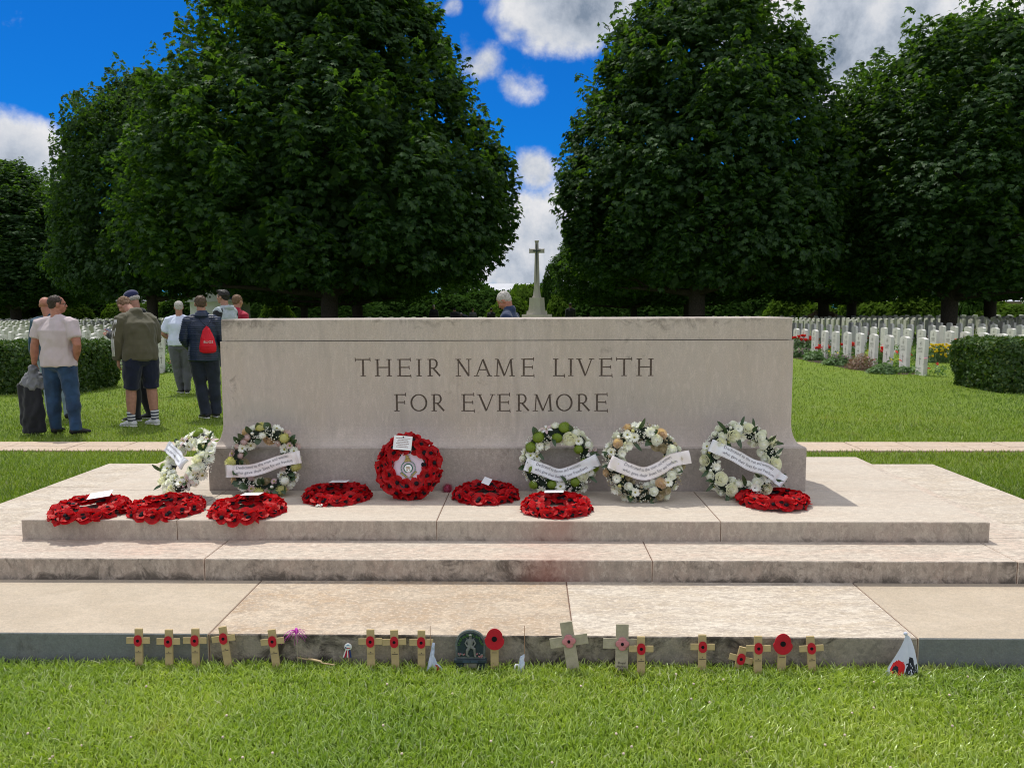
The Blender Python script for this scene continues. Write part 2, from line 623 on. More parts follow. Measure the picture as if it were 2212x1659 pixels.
def step(x0, x1, y0, y1, z0, z1):
    return MB().box(x0 + .0035, x1 - .0035, y0 + .0035, y1 - .0035, max(z0 - .05, -.05), z1 - .003).build('step', MORTAR, plat)


s1 = step(-3.59, 3.35, 2.953, 6.38, 0, .135)
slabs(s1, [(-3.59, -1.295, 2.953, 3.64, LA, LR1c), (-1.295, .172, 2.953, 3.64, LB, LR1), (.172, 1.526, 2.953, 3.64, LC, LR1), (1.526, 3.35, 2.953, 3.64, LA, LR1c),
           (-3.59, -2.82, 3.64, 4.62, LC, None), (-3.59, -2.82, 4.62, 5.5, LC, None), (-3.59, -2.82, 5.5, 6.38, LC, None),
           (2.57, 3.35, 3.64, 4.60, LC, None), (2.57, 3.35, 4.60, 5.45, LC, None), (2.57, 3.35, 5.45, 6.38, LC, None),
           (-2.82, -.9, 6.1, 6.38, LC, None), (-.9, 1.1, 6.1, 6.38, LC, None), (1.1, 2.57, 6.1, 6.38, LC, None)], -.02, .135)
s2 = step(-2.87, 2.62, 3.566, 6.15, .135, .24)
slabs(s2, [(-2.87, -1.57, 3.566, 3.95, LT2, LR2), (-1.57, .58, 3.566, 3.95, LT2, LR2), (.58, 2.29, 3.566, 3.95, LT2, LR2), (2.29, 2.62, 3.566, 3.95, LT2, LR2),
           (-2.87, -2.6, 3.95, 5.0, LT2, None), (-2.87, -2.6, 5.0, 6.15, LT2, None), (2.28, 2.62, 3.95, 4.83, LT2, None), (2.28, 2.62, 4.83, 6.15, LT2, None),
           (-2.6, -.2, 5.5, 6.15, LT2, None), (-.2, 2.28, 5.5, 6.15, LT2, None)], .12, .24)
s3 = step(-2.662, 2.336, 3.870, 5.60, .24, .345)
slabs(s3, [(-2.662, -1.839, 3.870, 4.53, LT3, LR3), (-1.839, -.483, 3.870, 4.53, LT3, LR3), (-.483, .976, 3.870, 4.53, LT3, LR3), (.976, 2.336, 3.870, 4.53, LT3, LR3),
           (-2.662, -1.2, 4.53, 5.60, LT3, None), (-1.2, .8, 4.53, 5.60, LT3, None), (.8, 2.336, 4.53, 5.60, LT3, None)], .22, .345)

# ------------------------------------------------------------------ memorial stone
CXS, CYS = -.153, 4.882
mem = empty('memorial_stone', (CXS, CYS, .345), label='long pale limestone altar carved with THEIR NAME LIVETH FOR EVERMORE', cat='memorial')


def ringblock(levels, hx, hy, name, mat, bevel_pts=True):
    """stack of rectangular rings (z, inset) with slightly rounded corners"""
    mb = MB()
    vs, fs = [], []
    rr = .006
    n = 0
    for (z, ins) in levels:
        X, Y = hx - ins, hy - ins
        ring = []
        for (sx, sy, a0) in ((1, -1, -90), (1, 1, 0), (-1, 1, 90), (-1, -1, 180)):
            for k in range(3):
                a = radians(a0 + k * 45)
                ring.append((sx * (X - rr) + cos(a) * rr, sy * (Y - rr) + sin(a) * rr, z))
        vs += ring
    K = 12
    for i in range(len(levels) - 1):
        for k in range(K):
            fs.append((i * K + k, i * K + (k + 1) % K, (i + 1) * K + (k + 1) % K, (i + 1) * K + k))
    fs.append(tuple(range(K))[::-1])
    fs.append(tuple(range((len(levels) - 1) * K, len(levels) * K)))
    mb.add(vs, fs)
    return mb


hx, hy = 1.7925, .348
base_lv = [(0, 0), (.258, 0), (.262, .004)]
ringblock(base_lv, hx, hy, 'b', None).build('plinth', [STONEB], mem)
lv = [(.2605, .012), (.266, .014)]
for k in range(1, 9):
    a = k / 8 * pi / 2
    lv.append((.266 + .14 * (1 - cos(a)), .014 + .058 * sin(a)))
lv += [(.5, .072), (.7, .072), (.896, .072)]
body_mb = ringblock(lv, hx, hy, 'body', None)
ringblock([(.9, .080), (1.024, .080), (1.03, .085)], hx, hy, 'cap', None).build('top_course', [STONE], mem)
ringblock([(.895, .095), (.9005, .095)], hx, hy, 'j', None).build('joint', [CUT], mem)

# letters carved with a V cut -------------------------------------------------
YF = -(hy - .072)      # local y of the body front face


def vstroke(mb, p0, p1, w0, w1, dep=None):
    """V-section trench from p0 to p1 (x,z), widths w0,w1, pointed a little beyond both ends"""
    p0, p1 = Vector((p0[0], 0, p0[1])), Vector((p1[0], 0, p1[1]))
    d = (p1 - p0).normalized()
    nrm = Vector((-d.z, 0, d.x))
    o = Vector((0, YF, 0))
    F = -.004
    vs = []
    for p, w in ((p0, w0), (p1, w1)):
        de = max(.0035, w * .62)
        k = 1 + .004 / de
        vs += [o + p + nrm * (w / 2) * k + Vector((0, F, 0)), o + p - nrm * (w / 2) * k + Vector((0, F, 0)), o + p + Vector((0, de, 0))]
    fs = [(0, 2, 1), (3, 4, 5), (0, 1, 4, 3), (1, 2, 5, 4), (2, 0, 3, 5)]
    mb.add(vs, fs)


def glyph(mb, ch, x0, x1, zt, zb):
    h = zt - zb
    w = x1 - x0
    TK, TN, SR = .0125, .0075, .0055
    X = lambda u: x0 + u * w
    Z = lambda v: zb + v * h
    s = .016

    def stem(u, v0=0., v1=1., wd=TK, ser0=True, ser1=True, du=0.):
        vstroke(mb, (X(u), Z(v0)), (X(u) + du * w, Z(v1)), wd, wd)
        if ser0:
            vstroke(mb, (X(u) - s, Z(v0)), (X(u) + s, Z(v0)), SR, SR)
        if ser1:
            vstroke(mb, (X(u) + du * w - s, Z(v1)), (X(u) + du * w + s, Z(v1)), SR, SR)

    def bar(u0, u1, v, end=1, wd=TN):
        vstroke(mb, (X(u0), Z(v)), (X(u1), Z(v)), wd, wd)
        if end:
            vstroke(mb, (X(u1), Z(v) - .011), (X(u1) - .002, Z(v) + .011), SR, SR)

    def arc(cx, cz, rx, rz, a0, a1, wt, n=10, wn=None):
        wn = wn or TN
        P = []
        for k in range(n + 1):
            a = radians(a0 + (a1 - a0) * k / n)
            P.append((cx + rx * cos(a), cz + rz * sin(a), wn + (wt - wn) * abs(cos(a)) ** 1.3))
        for q, r_ in zip(P, P[1:]):
            vstroke(mb, q[:2], r_[:2], q[2], r_[2])

    if ch == 'T':
        stem(.5, ser1=False)
        bar(.5, 0, 1)
        bar(.5, 1, 1)
    elif ch == 'H':
        stem(.14)
        stem(.86)
        bar(.14, .86, .52, 0)
    elif ch == 'E' or ch == 'F':
        stem(.18)
        bar(.18, .97, 1)
        bar(.18, .88, .52)
        if ch == 'E':
            bar(.18, 1, 0)
    elif ch == 'I':
        stem(.5)
    elif ch == 'L':
        stem(.2)
        bar(.2, 1, 0)
    elif ch == 'R':
        stem(.16)
        bar(.16, .45, 1, 0)
        bar(.16, .45, .47, 0)
        arc(X(.45), Z(.735), .3 * w, .265 * h, 90, -90, TK, 8)
        vstroke(mb, (X(.42), Z(.47)), (X(1.0), Z(0)), TK * .9, TK)
    elif ch == 'N':
        stem(.14, wd=TN)
        stem(.88, wd=TN, ser0=False)
        vstroke(mb, (X(.1), Z(1)), (X(.88), Z(0)), TK, TK)
    elif ch == 'A':
        vstroke(mb, (X(.1), Z(0)), (X(.48), Z(1)), TN, TN)
        vstroke(mb, (X(.48), Z(1)), (X(.88), Z(0)), TK, TK)
        vstroke(mb, (X(.1) - s, Z(0)), (X(.1) + s, Z(0)), SR, SR)
        vstroke(mb, (X(.88) - s, Z(0)), (X(.88) + s, Z(0)), SR, SR)
        bar(.25, .72, .37, 0)
    elif ch == 'M':
        vstroke(mb, (X(.08), Z(0)), (X(.14), Z(1)), TN, TN)
        vstroke(mb, (X(.14), Z(1)), (X(.5), Z(0)), TK, TK)
        vstroke(mb, (X(.5), Z(0)), (X(.86), Z(1)), TN, TN)
        vstroke(mb, (X(.86), Z(1)), (X(.93), Z(0)), TK, TK)
        for u in (.08, .93):
            vstroke(mb, (X(u) - s, Z(0)), (X(u) + s, Z(0)), SR, SR)
        vstroke(mb, (X(.14) - s, Z(1)), (X(.14), Z(1)), SR, SR)
        vstroke(mb, (X(.86), Z(1)), (X(.86) + s, Z(1)), SR, SR)
    elif ch == 'V':
        vstroke(mb, (X(.1), Z(1)), (X(.52), Z(0)), TK, TK)
        vstroke(mb, (X(.52), Z(0)), (X(.92), Z(1)), TN, TN)
        for u in (.1, .92):
            vstroke(mb, (X(u) - s, Z(1)), (X(u) + s, Z(1)), SR, SR)
    elif ch == 'O':
        arc(X(.5), Z(.5), .47 * w, .5 * h, 0, 360, TK, 22)


L1 = [('T', 52, 155), ('H', 190, 303), ('E', 345, 440), ('I', 485, 508), ('R', 560, 643), ('N', 757, 857), ('A', 887, 1003), ('M', 1030, 1155), ('E', 1212, 1300),
      ('L', 1435, 1512), ('I', 1543, 1567), ('V', 1600, 1707), ('E', 1752, 1842), ('T', 1872, 1977), ('H', 2012, 2125)]
L2 = [('F', 322, 403), ('O', 435, 548), ('R', 585, 668), ('E', 792, 882), ('V', 905, 1020), ('E', 1043, 1132), ('R', 1180, 1262), ('M', 1297, 1425), ('O', 1455, 1565),
      ('R', 1600, 1685), ('E', 1722, 1812)]
wx = lambda cx: (-1.058 + (cx - 52) * .000868) * .994 - CXS
import bmesh
cut = bpy.data.objects.new('cut', None)
bodyo = body_mb.build('body', [STONE, CUT], mem)
acc = []
for L, zt, zb in ((L1, 1.131, 1.031), (L2, .918, .819)):
    for ch, a_, b_ in L:
        mb = MB()
        glyph(mb, ch, wx(a_), wx(b_), zt - .345, zb - .345)
        acc.append(mb)
# sequential booleans: every stroke is a closed prism; exact solver with self intersection
allmb = MB()
for mb in acc:
    allmb.add(mb.v, mb.f)
cm = allmb.mesh('cut', [CUT])
co_ = obj('cut', cm)
co_.location = mem.location
bpy.context.view_layer.update()
md = bodyo.modifiers.new('b', 'BOOLEAN')
md.operation = 'DIFFERENCE'
md.solver = 'EXACT'
md.use_self = True
md.object = co_
try:
    md.material_mode = 'TRANSFER'
except Exception:
    pass
dg = bpy.context.evaluated_depsgraph_get()
nm = bpy.data.meshes.new_from_object(bodyo.evaluated_get(dg))
print('boolean', len(bodyo.data.polygons), '->', len(nm.polygons), [m_.name for m_ in nm.materials if m_])
bodyo.modifiers.clear()
nm.name = 'body'
bodyo.data = nm
bpy.data.objects.remove(co_)
# ------------------------------------------------------------------ vegetation
LEAF = leafy('chestnut_leaf', (.012, .042, .015), (.054, .115, .026), trans=.50, tint=(2.3, 2.1, .5), gloss=.018, rough=.5)
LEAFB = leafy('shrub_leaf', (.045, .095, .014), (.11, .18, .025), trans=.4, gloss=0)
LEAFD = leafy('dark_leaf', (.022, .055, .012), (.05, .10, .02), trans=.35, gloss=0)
YEW = leafy('hedge_leaf', (.024, .065, .009), (.065, .125, .016), trans=.3, gloss=.04, c3=(.13, .17, .02))
BARK = plain('bark', (.055, .047, .038), .95, .4, 14, bmp=1.)


def palmate(C, N, Fd, L, rg, k=5, width=.22, spread=75., droop=.25):
    """k leaflets per leaf. C centre, N normal, Fd forward, L length per leaf"""
    S_ = np.cross(N, Fd)
    S_ /= np.linalg.norm(S_, axis=1)[:, None] + 1e-9
    Fd = np.cross(S_, N)
    V = []
    for j in range(k):
        a = radians(-spread + 2 * spread * j / max(1, k - 1)) if k > 1 else 0.
        l = L * (1 - .28 * abs(a) / radians(90)) * rg.uniform(.85, 1.1, len(L))
        D = cos(a) * Fd + sin(a) * S_
        Pp = -sin(a) * Fd + cos(a) * S_
        dn = N * (-droop) * l[:, None]
        b = C
        m1 = C + D * (l * .58)[:, None] + Pp * (l * width)[:, None] + dn * .25
        m2 = C + D * (l * .58)[:, None] - Pp * (l * width)[:, None] + dn * .25
        tp = C + D * l[:, None] + dn
        V.append(np.stack([b, m1, tp, m2], 1))
    V = np.concatenate(V, 0).reshape(-1, 3)
    Fq = np.arange(len(V)).reshape(-1, 4)
    return V, Fq


def unit(a):
    return a / (np.linalg.norm(a, axis=-1, keepdims=True) + 1e-9)


def crown(name, seed, prof, nspray, per, L, mat, inner=2500, lobes=.13, sag=.0, sprayr=.62, k=5, shoots=0):
    """prof: list of (z, radius). sprays of leaves over a lobed crown surface with gaps between them"""
    rg = np.random.default_rng(seed)
    zs = np.array([p[0] for p in prof])
    rs = np.array([p[1] for p in prof])
    zz = np.linspace(zs[0], zs[-1], 200)
    rz = np.interp(zz, zs, rs)
    w = rz + .8
    w /= w.sum()
    z = rg.choice(zz, nspray, p=w) + rg.uniform(-.2, .2, nspray)
    th = rg.uniform(0, 2 * pi, nspray)
    # lobes: big limbs make bulges with dark gaps between
    nl = 70
    lz = rg.choice(zz, nl, p=w)
    lt = rg.uniform(0, 2 * pi, nl)
    la = rg.uniform(.6, 1., nl)
    R = np.interp(z, zs, rs)
    best = np.full(nspray, -1.)
    for q in range(nl):
        dth = (th - lt[q] + pi) % (2 * pi) - pi
        d = np.sqrt((dth * np.maximum(R, 1.)) ** 2 + ((z - lz[q]) * .8) ** 2) / 1.9
        best = np.maximum(best, la[q] * (1 - d ** 2))
    best = np.clip(best, -.6, 1)
    depth = rg.uniform(0, 1, nspray) ** 1.6
    rr = R * (1 + lobes * best - lobes * .45) - depth * (1.6 + .12 * R)
    rr = np.maximum(rr, .1)
    zc = z - .10 * (rr * 0) + rg.uniform(-.15, .15, nspray)
    C = np.stack([rr * np.cos(th), rr * np.sin(th), zc], 1)
    slope = np.gradient(rz, zz)
    sl_ = np.interp(z, zz, slope)
    O = unit(np.stack([np.cos(th), np.sin(th), np.clip(-sl_, -.8, 2.5) * .8], 1))
    ci = rg.integers(0, nspray, nspray * per)
    n = len(ci)
    c0 = C[ci]
    o = O[ci]
    rad = sprayr * (.45 + 1.0 * rg.uniform(0, 1, nspray))[ci][:, None]
    off = unit(rg.normal(0, 1, (n, 3))) * rg.uniform(.25, 1., (n, 1)) ** .5 * rad
    off[:, 2] *= .62
    # spray drapes like a shallow dome
    dist = np.linalg.norm(off[:, :2], axis=1)
    off[:, 2] -= .45 * dist ** 2
    P = c0 + off
    Nn = unit(o * .45 + np.array([0, 0, .85]) + unit(off) * .45 + rg.normal(0, .28, (n, 3)))
    Fd = unit(unit(off) * .8 + o * .6 + rg.normal(0, .35, (n, 3)) - np.array([0, 0, .35]))
    Ls = L * rg.uniform(.7, 1.25, n)
    if shoots:
        z = rg.choice(zz, shoots, p=w)
        th = rg.uniform(0, 2 * pi, shoots)
        R = np.interp(z, zs, rs)
        o = unit(np.stack([np.cos(th), np.sin(th), 0 * th], 1))
        top_ = np.clip((z - zs[-1] * .72) / (zs[-1] * .28), 0, 1)[:, None]
        A = unit(o * (.55 - .4 * top_) + np.array([0, 0, 1.]) + rg.normal(0, .12, (shoots, 3)))
        Bc = np.stack([R * .93 * np.cos(th), R * .93 * np.sin(th), z - .5], 1)
        Ln = rg.uniform(1.1, 2.3, shoots)
        per2 = 46
        si = np.repeat(np.arange(shoots), per2)
        q = rg.uniform(0, 1, len(si))
        rad2 = (.62 * np.sin(np.pi * np.clip(.22 + .74 * q, 0, 1)) * rg.uniform(.6, 1.05, len(si)))[:, None] * (.7 + .3 * Ln[si][:, None] / 2)
        rd = unit(rg.normal(0, 1, (len(si), 3)))
        rd = unit(rd - A[si] * np.sum(rd * A[si], axis=1, keepdims=True))
        P2 = Bc[si] + A[si] * (q * Ln[si])[:, None] + rd * rad2
        N2 = unit(rd * .5 + np.array([0, 0, .9]) + rg.normal(0, .3, (len(si), 3)))
        F2_ = unit(rd + rg.normal(0, .3, (len(si), 3)) - np.array([0, 0, .35]))
        P = np.concatenate([P, P2])
        Nn = np.concatenate([Nn, N2])
        Fd = np.concatenate([Fd, F2_])
        Ls = np.concatenate([Ls, L * rg.uniform(.7, 1.2, len(si))])
    V, Fq = palmate(P, Nn, Fd, Ls, rg, k=k)
    if inner:
        z = rg.choice(zz, inner, p=w)
        th = rg.uniform(0, 2 * pi, inner)
        r_ = np.interp(z, zs, rs) * rg.uniform(.25, .80, inner)
        P = np.stack([r_ * np.cos(th), r_ * np.sin(th), z], 1)
        o = unit(np.stack([np.cos(th), np.sin(th), .3 + 0 * th], 1))
        V2, F2 = palmate(P, unit(o + rg.normal(0, .5, (inner, 3))), unit(rg.normal(0, 1, (inner, 3))), .62 * rg.uniform(.7, 1.3, inner), rg, k=3, width=.3)
        Fq = np.concatenate([Fq, F2 + len(V)])
        V = np.concatenate([V, V2])
    return np_mesh(name, V, Fq, mat)


def trunk_mesh(name, seed, h, r, fork, reach, nlimb=9, mat=BARK):
    rg = random.Random(seed)
    mb = MB()
    pts = [(0, 0, -.1), (0, 0, .15), (0, 0, .6), (.02, .03, fork), (.05, 0, h * .45), (0, .1, h * .8)]
    mb.loft(pts, [r * 1.35, r * 1.15, r * .98, r * 1.0, r * .55, r * .12], 16)
    for i in range(nlimb):
        a = 2 * pi * i / nlimb + rg.uniform(-.25, .25)
        z0 = fork * .92 + rg.uniform(0, .12 * h) * (i % 3)
        L_ = reach * rg.uniform(.75, 1.0)
        up = rg.uniform(.02, .5) if i % 3 == 0 else rg.uniform(.4, 1.1)
        P = []
        R_ = []
        for k in range(6):
            q = k / 5
            P.append((cos(a) * L_ * q + rg.uniform(-.12, .12) * q * 3, sin(a) * L_ * q + rg.uniform(-.12, .12) * q * 3, z0 + up * L_ * q * (1.15 - .5 * q)))
            R_.append(r * .42 * (1 - q) ** .8 + .03)
        mb.loft(P, R_, 8)
        for k in (2, 3, 4):
            b = a + rg.choice((-1, 1)) * rg.uniform(.5, 1.0)
            l2 = L_ * .35
            p0 = Vector(P[k])
            mb.loft([p0, p0 + Vector((cos(b) * l2 * .5, sin(b) * l2 * .5, .3 * l2)), p0 + Vector((cos(b) * l2, sin(b) * l2, .35 * l2))],
                    [R_[k] * .6, R_[k] * .4, .02], 6)
    return mb.mesh(name, mat)


PA = [(2.7, 4.5), (3.1, 7.2), (4.0, 8.3), (6, 8.8), (8, 8.2), (10, 7.0), (12, 5.6), (14, 5.0), (16, 4.0), (17.6, 2.8), (18.8, .9)]
PB = [(2.7, 3.6), (3.1, 5.4), (4.2, 6.2), (6.5, 6.35), (9, 5.8), (12, 4.6), (14, 3.3), (15.8, 2.0), (17, .5)]
crA = crown('crown', 11, PA, 2900, 22, .225, LEAF, inner=2200, lobes=.26, shoots=560)
crB = crown('crown', 23, PB, 2000, 22, .22, LEAF, inner=1100, lobes=.30, shoots=400)
PC = [(2.7, 4.0), (3.1, 5.8), (5, 6.7), (8, 6.6), (10.5, 6.1), (12.5, 5.4), (14.2, 4.4), (15.4, 3.0), (16.2, 1.2)]
crC = crown('crown', 37, PC, 2000, 22, .22, LEAF, inner=1100, lobes=.32, shoots=400)
tkA = trunk_mesh('trunk', 3, 16, .40, 2.3, 6.8, 11)
tkB = trunk_mesh('trunk', 5, 15, .40, 2.3, 5.0, 9)
TG = 'chestnut trees standing in the cemetery'


def tree(x, y, kind, label, s=(1, 1, 1), rz=0.):
    e = empty('chestnut_tree', (x, y, 0), rz, label, 'tree', TG, sc=s)
    obj('trunk', tkA if kind == 'A' else tkB, e)
    obj('crown', {'A': crA, 'B': crB, 'C': crC}[kind], e)
    return e


tree(-9.4, 36, 'A', 'huge dark leafy tree left of the tall stone cross, with the nearest left trunk', (.98, 1.0, 1.0), .3)
tree(7.75, 36, 'B', 'tall cone-shaped dark tree just right of the tall stone cross', (.93, .95, 1.0), 1.1)
tree(19.3, 36, 'C', 'broad dark tree at the right with a thick dark trunk among the headstones', (.86, 1, .865), 3.0)
tree(-24.2, 49, 'C', 'sunlit leafy tree at the left behind the group of men', (.72, 1, .99), 4.2)
tree(-11.2, 50, 'A', 'dark tree whose trunk stands just right of the nearest left trunk', (.85, .85, .85), 2.1)
tree(30.2, 45, 'C', 'tall tree at the far right, cut off by the edge', (1, 1, .90), 5.0)
tree(-49.5, 75, 'B', 'lower rounded tree at the far left edge against the clouds', (1.35, 1.3, .84), .9)
tree(-40.5, 60, 'B', 'mid-height tree filling the gap at the far left, left of the sunlit tree', (1.0, 1, .75), 3.3)
tree(8.6, 64, 'A', 'distant tree with a thin trunk seen right of the tall stone cross', (.72, .72, .72), 1.7)
tree(22.6, 60, 'B', 'distant tree with a leaning forked trunk left of the thick right trunk', (1, 1, .85), 2.6)
tree(27.2, 66, 'B', 'far tree with a straight slim trunk beyond the right headstones', (1, 1, .85), .2)
tree(33.5, 57, 'B', 'tree behind the right edge tree with a slanting trunk', (1, 1, .9), 1.9)
tree(-18.8, 64, 'A', 'shaded tree deep behind the men at the left', (.75, .75, .8), 2.9)
tree(12.4, 61, 'C', 'shaded tree far behind the cone-shaped tree', (.8, .8, .75), 3.7)


def bush_mesh(name, seed, n, L, mat, k=4, shape=(1, 1, 1), base=-.1, fuzz=.2):
    rg = np.random.default_rng(seed)
    U = unit(rg.normal(0, 1, (n, 3)))
    U[:, 2] = np.where(U[:, 2] < base, np.abs(U[:, 2]), U[:, 2])
    nb = unit(rg.normal(0, 1, (14, 3)))
    bulge = np.max(U @ nb.T, axis=1)
    r = .72 + .35 * np.clip((bulge - .6) * 2.2, 0, 1) - rg.uniform(0, 1, n) ** 2 * .5
    P = U * r[:, None] * np.array(shape)
    N_ = unit(U + np.array([0, 0, .5]) + rg.normal(0, .5, (n, 3)))
    V, Fq = palmate(P, N_, unit(U * .6 + rg.normal(0, .7, (n, 3)) + np.array([0, 0, fuzz])), L * rg.uniform(.6, 1.3, n), rg, k=k, width=.24)
    return np_mesh(name, V, Fq, mat)


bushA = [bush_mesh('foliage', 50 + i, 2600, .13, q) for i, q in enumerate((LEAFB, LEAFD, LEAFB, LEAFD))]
r3 = random.Random(5)
BG = 'bushes along the far edge of the cemetery'


def bush(x, y, sx, sz, k, label, sy=None, cat='bush', name='bush', group=BG):
    o = obj(name, bushA[k], None, (x, y, 0), (0, 0, r3.uniform(0, 6)), (sx, sy or sx, sz))
    tag(o, label, cat, group)
    return o


# lit bushes seen under the crowns, far side of the graves
side = {-1: 'left', 1: 'right'}
i = 0
spots = []
for px, dist, w, h, k in [(20, 72, 3.0, 2.6, 0), (90, 75, 3.2, 3.4, 2), (150, 70, 2.4, 2.2, 0), (215, 74, 3.0, 2.6, 1), (262, 70, 2.2, 2.4, 0), (330, 76, 3., 3., 2), (385, 72, 2.6, 2.7, 1),
                          (470, 78, 3., 3.0, 1), (545, 76, 2.6, 2.6, 1), (600, 70, 1.8, 2.6, 0), (655, 78, 3.2, 3.0, 1), (760, 78, 3, 3, 3), (850, 80, 3.4, 3.2, 1), (920, 80, 3.4, 3.2, 3),
                          (985, 78, 3.0, 3.0, 3), (1050, 80, 3.4, 3.4, 1), (1098, 76, 2.4, 3.0, 0), (1128, 88, 3.2, 5.4, 2), (1180, 90, 2.0, 4.0, 3), (1193, 86, 1.7, 6.4, 1),
                          (1232, 84, 3.0, 4.6, 2), (1290, 80, 3.2, 3.4, 3), (1350, 80, 3.4, 3.0, 1), (1420, 80, 3.4, 3.2, 3), (1480, 82, 3., 3., 1), (1560, 82, 3.2, 3.2, 3), (1640, 82, 3, 3.0, 1),
                          (1700, 76, 2.8, 2.9, 0), (1750, 74, 2.4, 2.5, 2), (1850, 76, 2.6, 3.0, 0), (1905, 74, 2.8, 2.7, 2), (1962, 72, 2.8, 2.9, 0), (2100, 78, 2.2, 4.2, 3), (2135, 76, 2.2, 2.0, 0),
                          (2190, 74, 2.6, 2.2, 2)]:
    v = gz(px, 700, 0)
    X = (px - 1145) / F_ * dist
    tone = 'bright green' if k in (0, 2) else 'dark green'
    where = ('left' if X < 0 else 'right')
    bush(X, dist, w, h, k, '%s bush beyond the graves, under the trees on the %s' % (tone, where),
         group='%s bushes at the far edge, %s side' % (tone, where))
# tall dark trees closing the view behind (far wood)
rg = np.random.default_rng(9)
Vs, Fs, nv = [], [], 0
nW = 46000
xx = rg.uniform(-95, 95, nW)
yy = 104 + 8 * np.sin(xx * .13) + rg.uniform(-3, 3, nW)
gap = np.clip(np.abs(xx - 2.5) / 9, 0, 1) ** 1.5
top = (4.2 + 2.2 * np.sin(xx * .21 + 1) + 1.3 * np.sin(xx * .53) + 1.0) * (.55 + .45 * gap)
zz = rg.uniform(0, 1, nW) * top
P = np.stack([xx, yy, zz], 1)
V, Fq = palmate(P, unit(rg.normal(0, .6, (nW, 3)) + np.array([0, -.5, .8])), unit(rg.normal(0, 1, (nW, 3))), .62 * rg.uniform(.6, 1.3, nW), rg, k=3, width=.3)
wood = obj('distant_trees', np_mesh('distant_trees', V, Fq, LEAFD))
tag(wood, 'dark line of distant trees closing the view beyond the cemetery', 'woodland', kind='stuff')


# clipped hedges ---------------------------------------------------------------
def hedge(x0, x1, y0, y1, h, seed, label):
    rg = np.random.default_rng(seed)
    cx, cy, hx_, hy_ = (x0 + x1) / 2, (y0 + y1) / 2, (x1 - x0) / 2, (y1 - y0) / 2
    n = 42000
    # sample the faces of a block, corners rounded
    ar = np.array([2 * hy_ * h, 2 * hy_ * h, 2 * hx_ * h, 2 * hx_ * h, 4 * hx_ * hy_])
    fc = rg.choice(5, n, p=ar / ar.sum())
    a_, b_ = rg.uniform(-1, 1, n), rg.uniform(0, 1, n)
    X = np.select([fc == 0, fc == 1], [-1., 1.], a_) * hx_
    Y = np.select([fc == 2, fc == 3, fc == 4], [-1., 1., b_ * 2 - 1], np.where(fc < 2, a_, 0)) * hy_
    Z = np.where(fc == 4, 1., b_) * h
    Q = np.stack([X, Y, Z], 1)
    rc = .17
    inn = np.stack([np.clip(X, -hx_ + rc, hx_ - rc), np.clip(Y, -hy_ + rc, hy_ - rc), np.clip(Z, -9, h - rc)], 1)
    U = unit(Q - inn)
    Q = inn + U * rc
    nrm = U
    Q[:, :2] *= (.965 + .035 * np.clip(Q[:, 2:3] / h * 2, 0, 1))
    wob = np.array([noise.noise(Vector(q) * 2.6 + Vector((seed, 0, 0))) for q in Q[:n]])
    Q += nrm * (wob[:, None] * .07 - rg.uniform(0, .10, (n, 1)))
    Q[:, 2] = np.maximum(Q[:, 2], .02)
    V, Fq = palmate(Q, unit(nrm + rg.normal(0, .6, (n, 3))), unit(nrm * .7 + rg.normal(0, .6, (n, 3))), .055 * rg.uniform(.6, 1.4, n), rg, k=3, width=.2, spread=45)
    e_ = empty('clipped_hedge', (cx, cy, 0), 0, label, 'hedge', 'clipped hedges flanking the memorial')
    obj('foliage', np_mesh('foliage', V, Fq, YEW), e_)
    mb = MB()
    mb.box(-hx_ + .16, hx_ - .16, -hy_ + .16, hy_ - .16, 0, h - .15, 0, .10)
    mb.build('dark_core', plain('hedge_core%d' % seed, (.012, .02, .008), .95, .3, 20), e_)  # solid dark box standing in for the shaded inside of the hedge


hedge(7.80, 11.2, 12.9, 14.5, .87, 3, 'clipped dark green block hedge at the right edge in front of the headstones')
hedge(-11.2, -7.80, 12.9, 14.5, .87, 4, 'clipped dark green block hedge at the left edge behind the standing men')

# grass ------------------------------------------------------------------------
GB = leafy('grass_blade', (.26, .38, .032), (.58, .70, .16), trans=.38, gloss=.07, rough=.35, c3=(.66, .66, .42), patch=1.3)


GB2 = leafy('lawn_blade', (.11, .175, .014), (.30, .40, .06), trans=.36, gloss=.05, rough=.4, c3=(.42, .44, .22), patch=.9)


def blades(name, X, Y, hgt, wid, seed, seg=2, lean=.55, z0=0., mat=None):
    rg = np.random.default_rng(seed)
    n = len(X)
    a = rg.uniform(0, 2 * pi, n)
    wdir = np.stack([np.cos(a), np.sin(a), 0 * a], 1)
    b = rg.uniform(0, 2 * pi, n)
    ln = hgt * rg.uniform(.1, 1., n) * lean * 1.6
    ldir = np.stack([np.cos(b), np.sin(b), 0 * b], 1)
    B = np.stack([X, Y, np.full(n, z0)], 1)
    h_ = hgt[:, None] * np.array([0, 0, 1.])
    w_ = wid[:, None] * wdir
    if seg == 2:
        Mi = B + h_ * .6 + ldir * (ln * .3)[:, None]
        T = B + h_ * rg.uniform(.75, 1., (n, 1)) + ldir * ln[:, None]
        V = np.stack([B - w_ * .8, B + w_ * .8, Mi + w_, Mi - w_, T + w_ * .15, T - w_ * .15], 1).reshape(-1, 3)
        i0 = np.arange(n)[:, None] * 6
        Fq = np.concatenate([i0 + [0, 1, 2, 3], i0 + [3, 2, 4, 5]], 0)
    else:
        T = B + h_ + ldir * ln[:, None]
        V = np.stack([B - w_, B + w_, T + w_ * .2, T - w_ * .2], 1).reshape(-1, 3)
        Fq = np.arange(n * 4).reshape(-1, 4)
    return np_mesh(name, V, Fq, mat or GB)


def density_noise(X, Y, s):
    return np.array([noise.noise(Vector((x * s, y * s, 3.3))) for x, y in zip(X, Y)])


